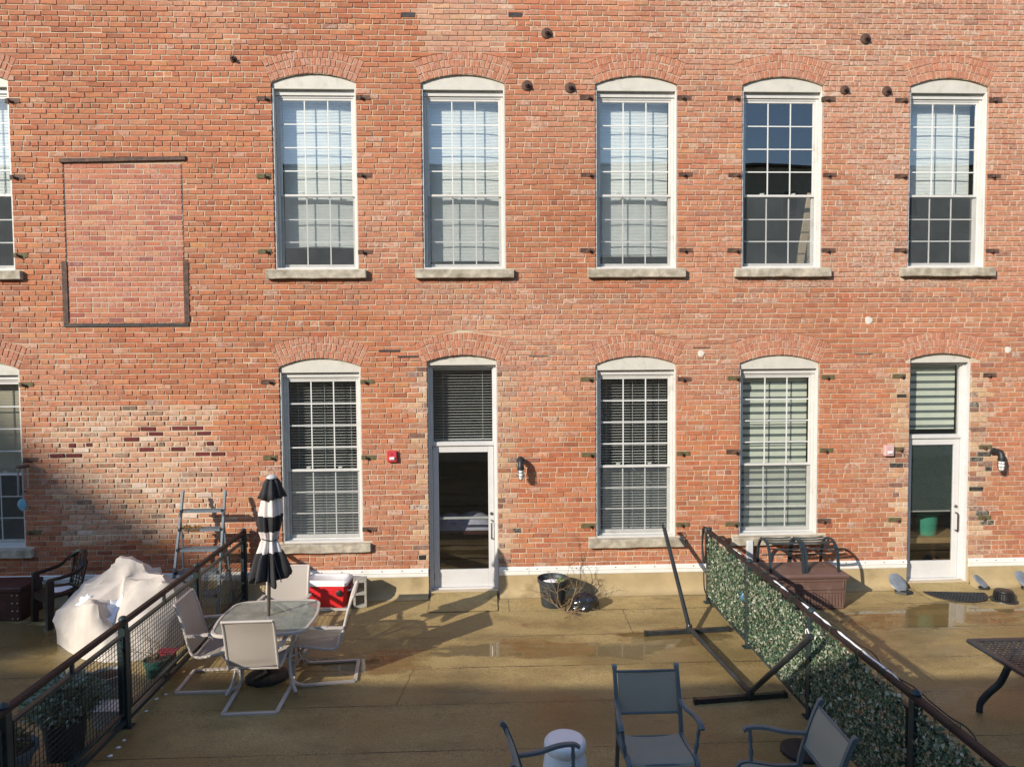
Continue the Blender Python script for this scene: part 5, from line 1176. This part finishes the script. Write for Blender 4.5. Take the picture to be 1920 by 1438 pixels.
# ------------------------------------------------------------------ grey sling armchairs, white side stool
def arm_chair():
    r = thing('sling_armchair', 'x', 'armchair'); T = 'chair_blue'
    for s in (-1, 1):
        m = MB(); m.sweep(smoothpath([(s*.275, -.27, 0), (s*.275, -.235, .22), (s*.275, -.21, .40), (s*.275, -.24, .56), (s*.275, -.305, .76), (s*.275, -.355, .89), (s*.275, -.372, .92)], 5), [(-.019, -.016), (.019, -.016), (.019, .016), (-.019, .016)], up=(1, 0, 0)); m.build('back_stile', T, r, smooth=True)
        m = MB(); m.tube([(s*.275-.020, -.374, .92), (s*.275+.020, -.374, .92)], .022, 10); m.build('scroll', T, r, smooth=True)
        m = MB(); m.sweep(smoothpath([(s*.275, -.215, .395), (s*.275, .0, .395), (s*.275, .20, .425), (s*.275, .27, .405), (s*.275, .30, .30), (s*.275, .295, .12), (s*.275, .315, 0)], 5), [(-.018, -.016), (.018, -.016), (.018, .016), (-.018, .016)], up=(1, 0, 0)); m.build('front_leg', T, r, smooth=True)
        m = MB(); m.sweep(smoothpath([(s*.275, -.275, .665), (s*.290, -.10, .668), (s*.315, .06, .69), (s*.325, .18, .685), (s*.325, .225, .660)], 5), [(-.022, -.012), (.022, -.012), (.020, .010), (0, .016), (-.020, .010)], up=(0, 0, 1)); m.build('armrest', T, r, smooth=True)
        m = MB(); m.lathe([(.014, 0), (.016, .02), (.011, .04), (.018, .07), (.020, .10), (.012, .125), (.017, .135), (.012, .145), (.018, .19), (.012, .23), (.015, .25), (.012, .265)], 10); m.v = [(s*.283+s*.035*z/.265+x, .17+y+.01*z, .412+z) for x, y, z in m.v]; recalc(m.build('arm_post', T, r, smooth=True))
    
    for y, z in ((-.35, .885), (-.24, .565)): m = MB(); m.tube([(-.275, y, z), (.275, y, z)], .011, 8); m.build('back_crossbar', T, r, smooth=True)
    
    for y, z in ((-.19, .385), (.255, .40)): m = MB(); m.tube([(-.275, y, z), (.275, y, z)], .011, 8); m.build('seat_crossbar', T, r, smooth=True)
    def sl(pp, nm):
        m = MB(); P = smoothpath(pp, 6); nx = 8; g = [[(-.252+.504*k/nx, p.y-.010*sin(pi*k/nx)*(p.z > .5), p.z-.014*sin(pi*k/nx)*(p.z < .5)) for k in range(nx+1)] for p in P]
        m.loft(g, False, False, closed=False); m.loft([[(x, y-.0035, z-.0035) for x, y, z in q] for q in g], False, False, closed=False); m.build(nm, 'sling_grey', r, smooth='all')
    sl([(0, -.20, .40), (0, 0, .405), (0, .18, .432), (0, .25, .425), (0, .272, .40)], 'seat'); sl([(0, -.238, .57), (0, -.29, .75), (0, -.342, .88), (0, -.35, .89)], 'backrest')
    return r
A0 = arm_chair()
for k, (x, y, a, lab) in enumerate(((1.38, -4.86, 180, 'grey sling armchair with its back towards the brick wall'), (.50, -5.62, -84, 'grey sling armchair seen edge on next to the white side stool'), (2.24, -5.44, 88, 'grey sling armchair close to the leafy railing'))):
    o = A0 if k == 0 else copy_tree(A0); o.location = (x, y, .004); o.rotation_euler = (0, 0, radians(a)); o['label'] = lab; o['group'] = 'grey sling armchairs facing each other'
r = thing('side_stool', 'white rounded plastic side stool among the grey armchairs', 'side table', (.625, -4.87, .004))
m = MB(); m.lathe([(.20, 0), (.205, .03), (.195, .18), (.175, .33), (.155, .395), (.150, .41)], 32); m.build('pedestal', 'plastic_white', r, smooth=True)
m = MB(); m.lathe([(.148, .405), (.168, .415), (.176, .445), (.172, .478), (.160, .494), (.153, .497)], 32, cap1=False); m.build('top_ring', 'plastic_white', r, smooth=True)
m = MB(); m.lathe([(.1525, .490), (.150, .498), (.02, .500)], 32); m.build('lid', 'plastic_white', r, smooth=True)
m = MB(); m.lathe([(.19, 0), (.19, .03), (.165, .042), (.06, .05), (.03, .05), (.026, .02)], 28, (2.87, -4.33, .004)); tag(m.build('umbrella_base', 'rubber_black', None, smooth=True), 'dark empty umbrella base on the floor behind a grey armchair', 'umbrella base')
# ------------------------------------------------------------------ pots behind the bare mesh railing
def leafy(name, label, loc, n, rad, h, cols, L, cat='plant', stems=8, droop=.0):
    r = thing(name, label, cat, loc); m = MB(); t = MB()
    for k in range(stems):
        a = random.uniform(0, 6.3); e = random.uniform(.1, 1)*rad*.8; q = [(0, 0, 0), (e*.5*cos(a), e*.5*sin(a), h*.5), (e*cos(a), e*sin(a), h*random.uniform(.75, 1))]; t.tube(q, .004, 4)
    for k in range(n):
        a = random.uniform(0, 6.3); z = random.random()**.7; e = rad*sqrt(random.random())*(.55+.45*sin(pi*min(1, z*.9+.1))); p = Vector((e*cos(a), e*sin(a), .02+h*z)); d = Vector((cos(a)*.8+random.gauss(0, .4), sin(a)*.8+random.gauss(0, .4), random.gauss(.55, .5)-droop)); j = random.uniform(.7, 1.25)
        leaf(m, p, d, Vector((random.gauss(0, .5), random.gauss(0, .5), 1)), L*random.uniform(.7, 1.3), L*.17, tuple(x*j for x in random.choice(cols)))
    t.build('stem', 'twig', r); m.build('foliage', 'leaf', r, kind='stuff')
def pot(name, label, loc, r0, r1, h, mt, seg=28):
    r = thing(name, label, 'pot', loc); m = MB(); m.lathe([(r0, 0), (r1*.96, h*.86), (r1*1.04, h*.87), (r1*1.05, h), (r1*.96, h), (r1*.92, h*.9)], seg, cap1=False); m.build('body', mt, r, smooth=True); m = MB(); m.lathe([(r1*.93, h*.91), (r1*.5, h*.94), (.01, h*.95)], 20, cap0=False); m.build('soil', 'soil', r, smooth=True)
SG = [(.28, .38, .29), (.40, .50, .42), (.18, .28, .17), (.46, .54, .48), (.30, .33, .20)]
pot('plant_pot', 'large black pot holding a silvery shrub behind the bare railing', (-3.93, -4.02, .004), .15, .185, .36, 'pot_black')
leafy('silvery_shrub', 'silvery green shrub growing in the large black pot', (-3.93, -4.02, .335), 2300, .30, .33, SG, .075, stems=16)
pot('bowl_pot', 'blue grey bowl pot with dead leaves behind the bare railing', (-4.17, -4.46, .004), .13, .23, .31, 'pot_blue')
leafy('withered_plant', 'withered brown and green plant in the blue grey bowl pot', (-4.17, -4.46, .29), 260, .18, .12, [(.25, .2, .1), (.12, .16, .06), (.35, .32, .26), (.10, .07, .04)], .06, stems=6)
pot('metal_bucket', 'galvanised bucket with weeds behind the bare railing', (-4.08, -3.02, .004), .13, .17, .30, 'galvanised')
leafy('weeds', 'blue green weeds trailing between bucket and silvery shrub', (-4.05, -3.42, .004), 420, .22, .34, [(.26, .40, .34), (.34, .45, .42), (.16, .24, .18)], .05, stems=10)
pot('green_pot', 'dark green pot with bare stalks near the beige cover', (-3.83, -2.44, .004), .10, .135, .20, 'pot_green')
weed((-3.83, -2.44, .185), 'bare yellowish stalks standing in the dark green pot', 4, (0, 6), .34, 'dry_stalks')
m = MB(); m.cbox((-3.76, -2.30, .232), (.22, .13, .012), Rx(.0), bev=.004); m.box((-3.84, -2.34, .0), (-3.68, -2.26, .226)); tag(m.build('maroon_plaque', 'cloth_red'), 'maroon plaque on a stand behind the dark green pot', 'plaque')
m = MB(); m.loft([[(x*.11, y*.08, 0) for x, y in ((-1, -1), (1, -1), (1, 1), (-1, 1))], [(x*.16, y*.12, .20) for x, y in ((-1, -1), (1, -1), (1, 1), (-1, 1))]]); o = m.build('white_tub', 'plastic_pale'); o.location = (-3.78, -3.52, .004); tag(o, 'pale plastic tub beside the silvery shrub pot', 'tub')
r = thing('planter_tray', 'terracotta rectangular planter tray behind the bare railing', 'planter', (-3.83, -4.66, .004), .15); m = MB()
m.box((-.14, -.22, 0), (.14, .22, .012)); m.box((-.14, -.22, .0125), (-.118, .22, .15)); m.box((.118, -.22, .0125), (.14, .22, .15)); m.box((-.1175, -.22, .0125), (.1175, -.20, .148)); m.box((-.1175, .20, .0125), (.1175, .22, .148)); m.build('box', 'terracotta', r); m = MB(); m.box((-.117, -.199, .0125), (.117, .199, .10)); m.build('soil', 'soil', r)
m = MB(); m.cbox((-3.83, -4.66, .125), (.07, .24, .03), Rz(.5), bev=.01); tag(m.build('teal_trowel', 'teal_plastic'), 'teal plastic trowel lying in the terracotta tray', 'trowel')
# leftover snow crumbs along the foot of the bare railing
for k, (u, v) in enumerate(((300, 1290), (293, 1310), (275, 1333), (233, 1388), (222, 1402), (205, 1418), (310, 1302))):
    p = F(u, v); m = MB(); s = .022+.012*random.random(); m.lathe([(s, 0), (s*.8, .004), (s*.3, .006)], 11, fn=lambda a, z: .75+.45*sin(2*a+k)*sin(3*a+2*k)); o = m.build('snow_crumb', 'snow', None, smooth='all'); o.location = (p.x, p.y, .004); tag(o, 'small crumb of leftover snow along the foot of the bare railing', 'snow', 'snow crumbs by the railing')
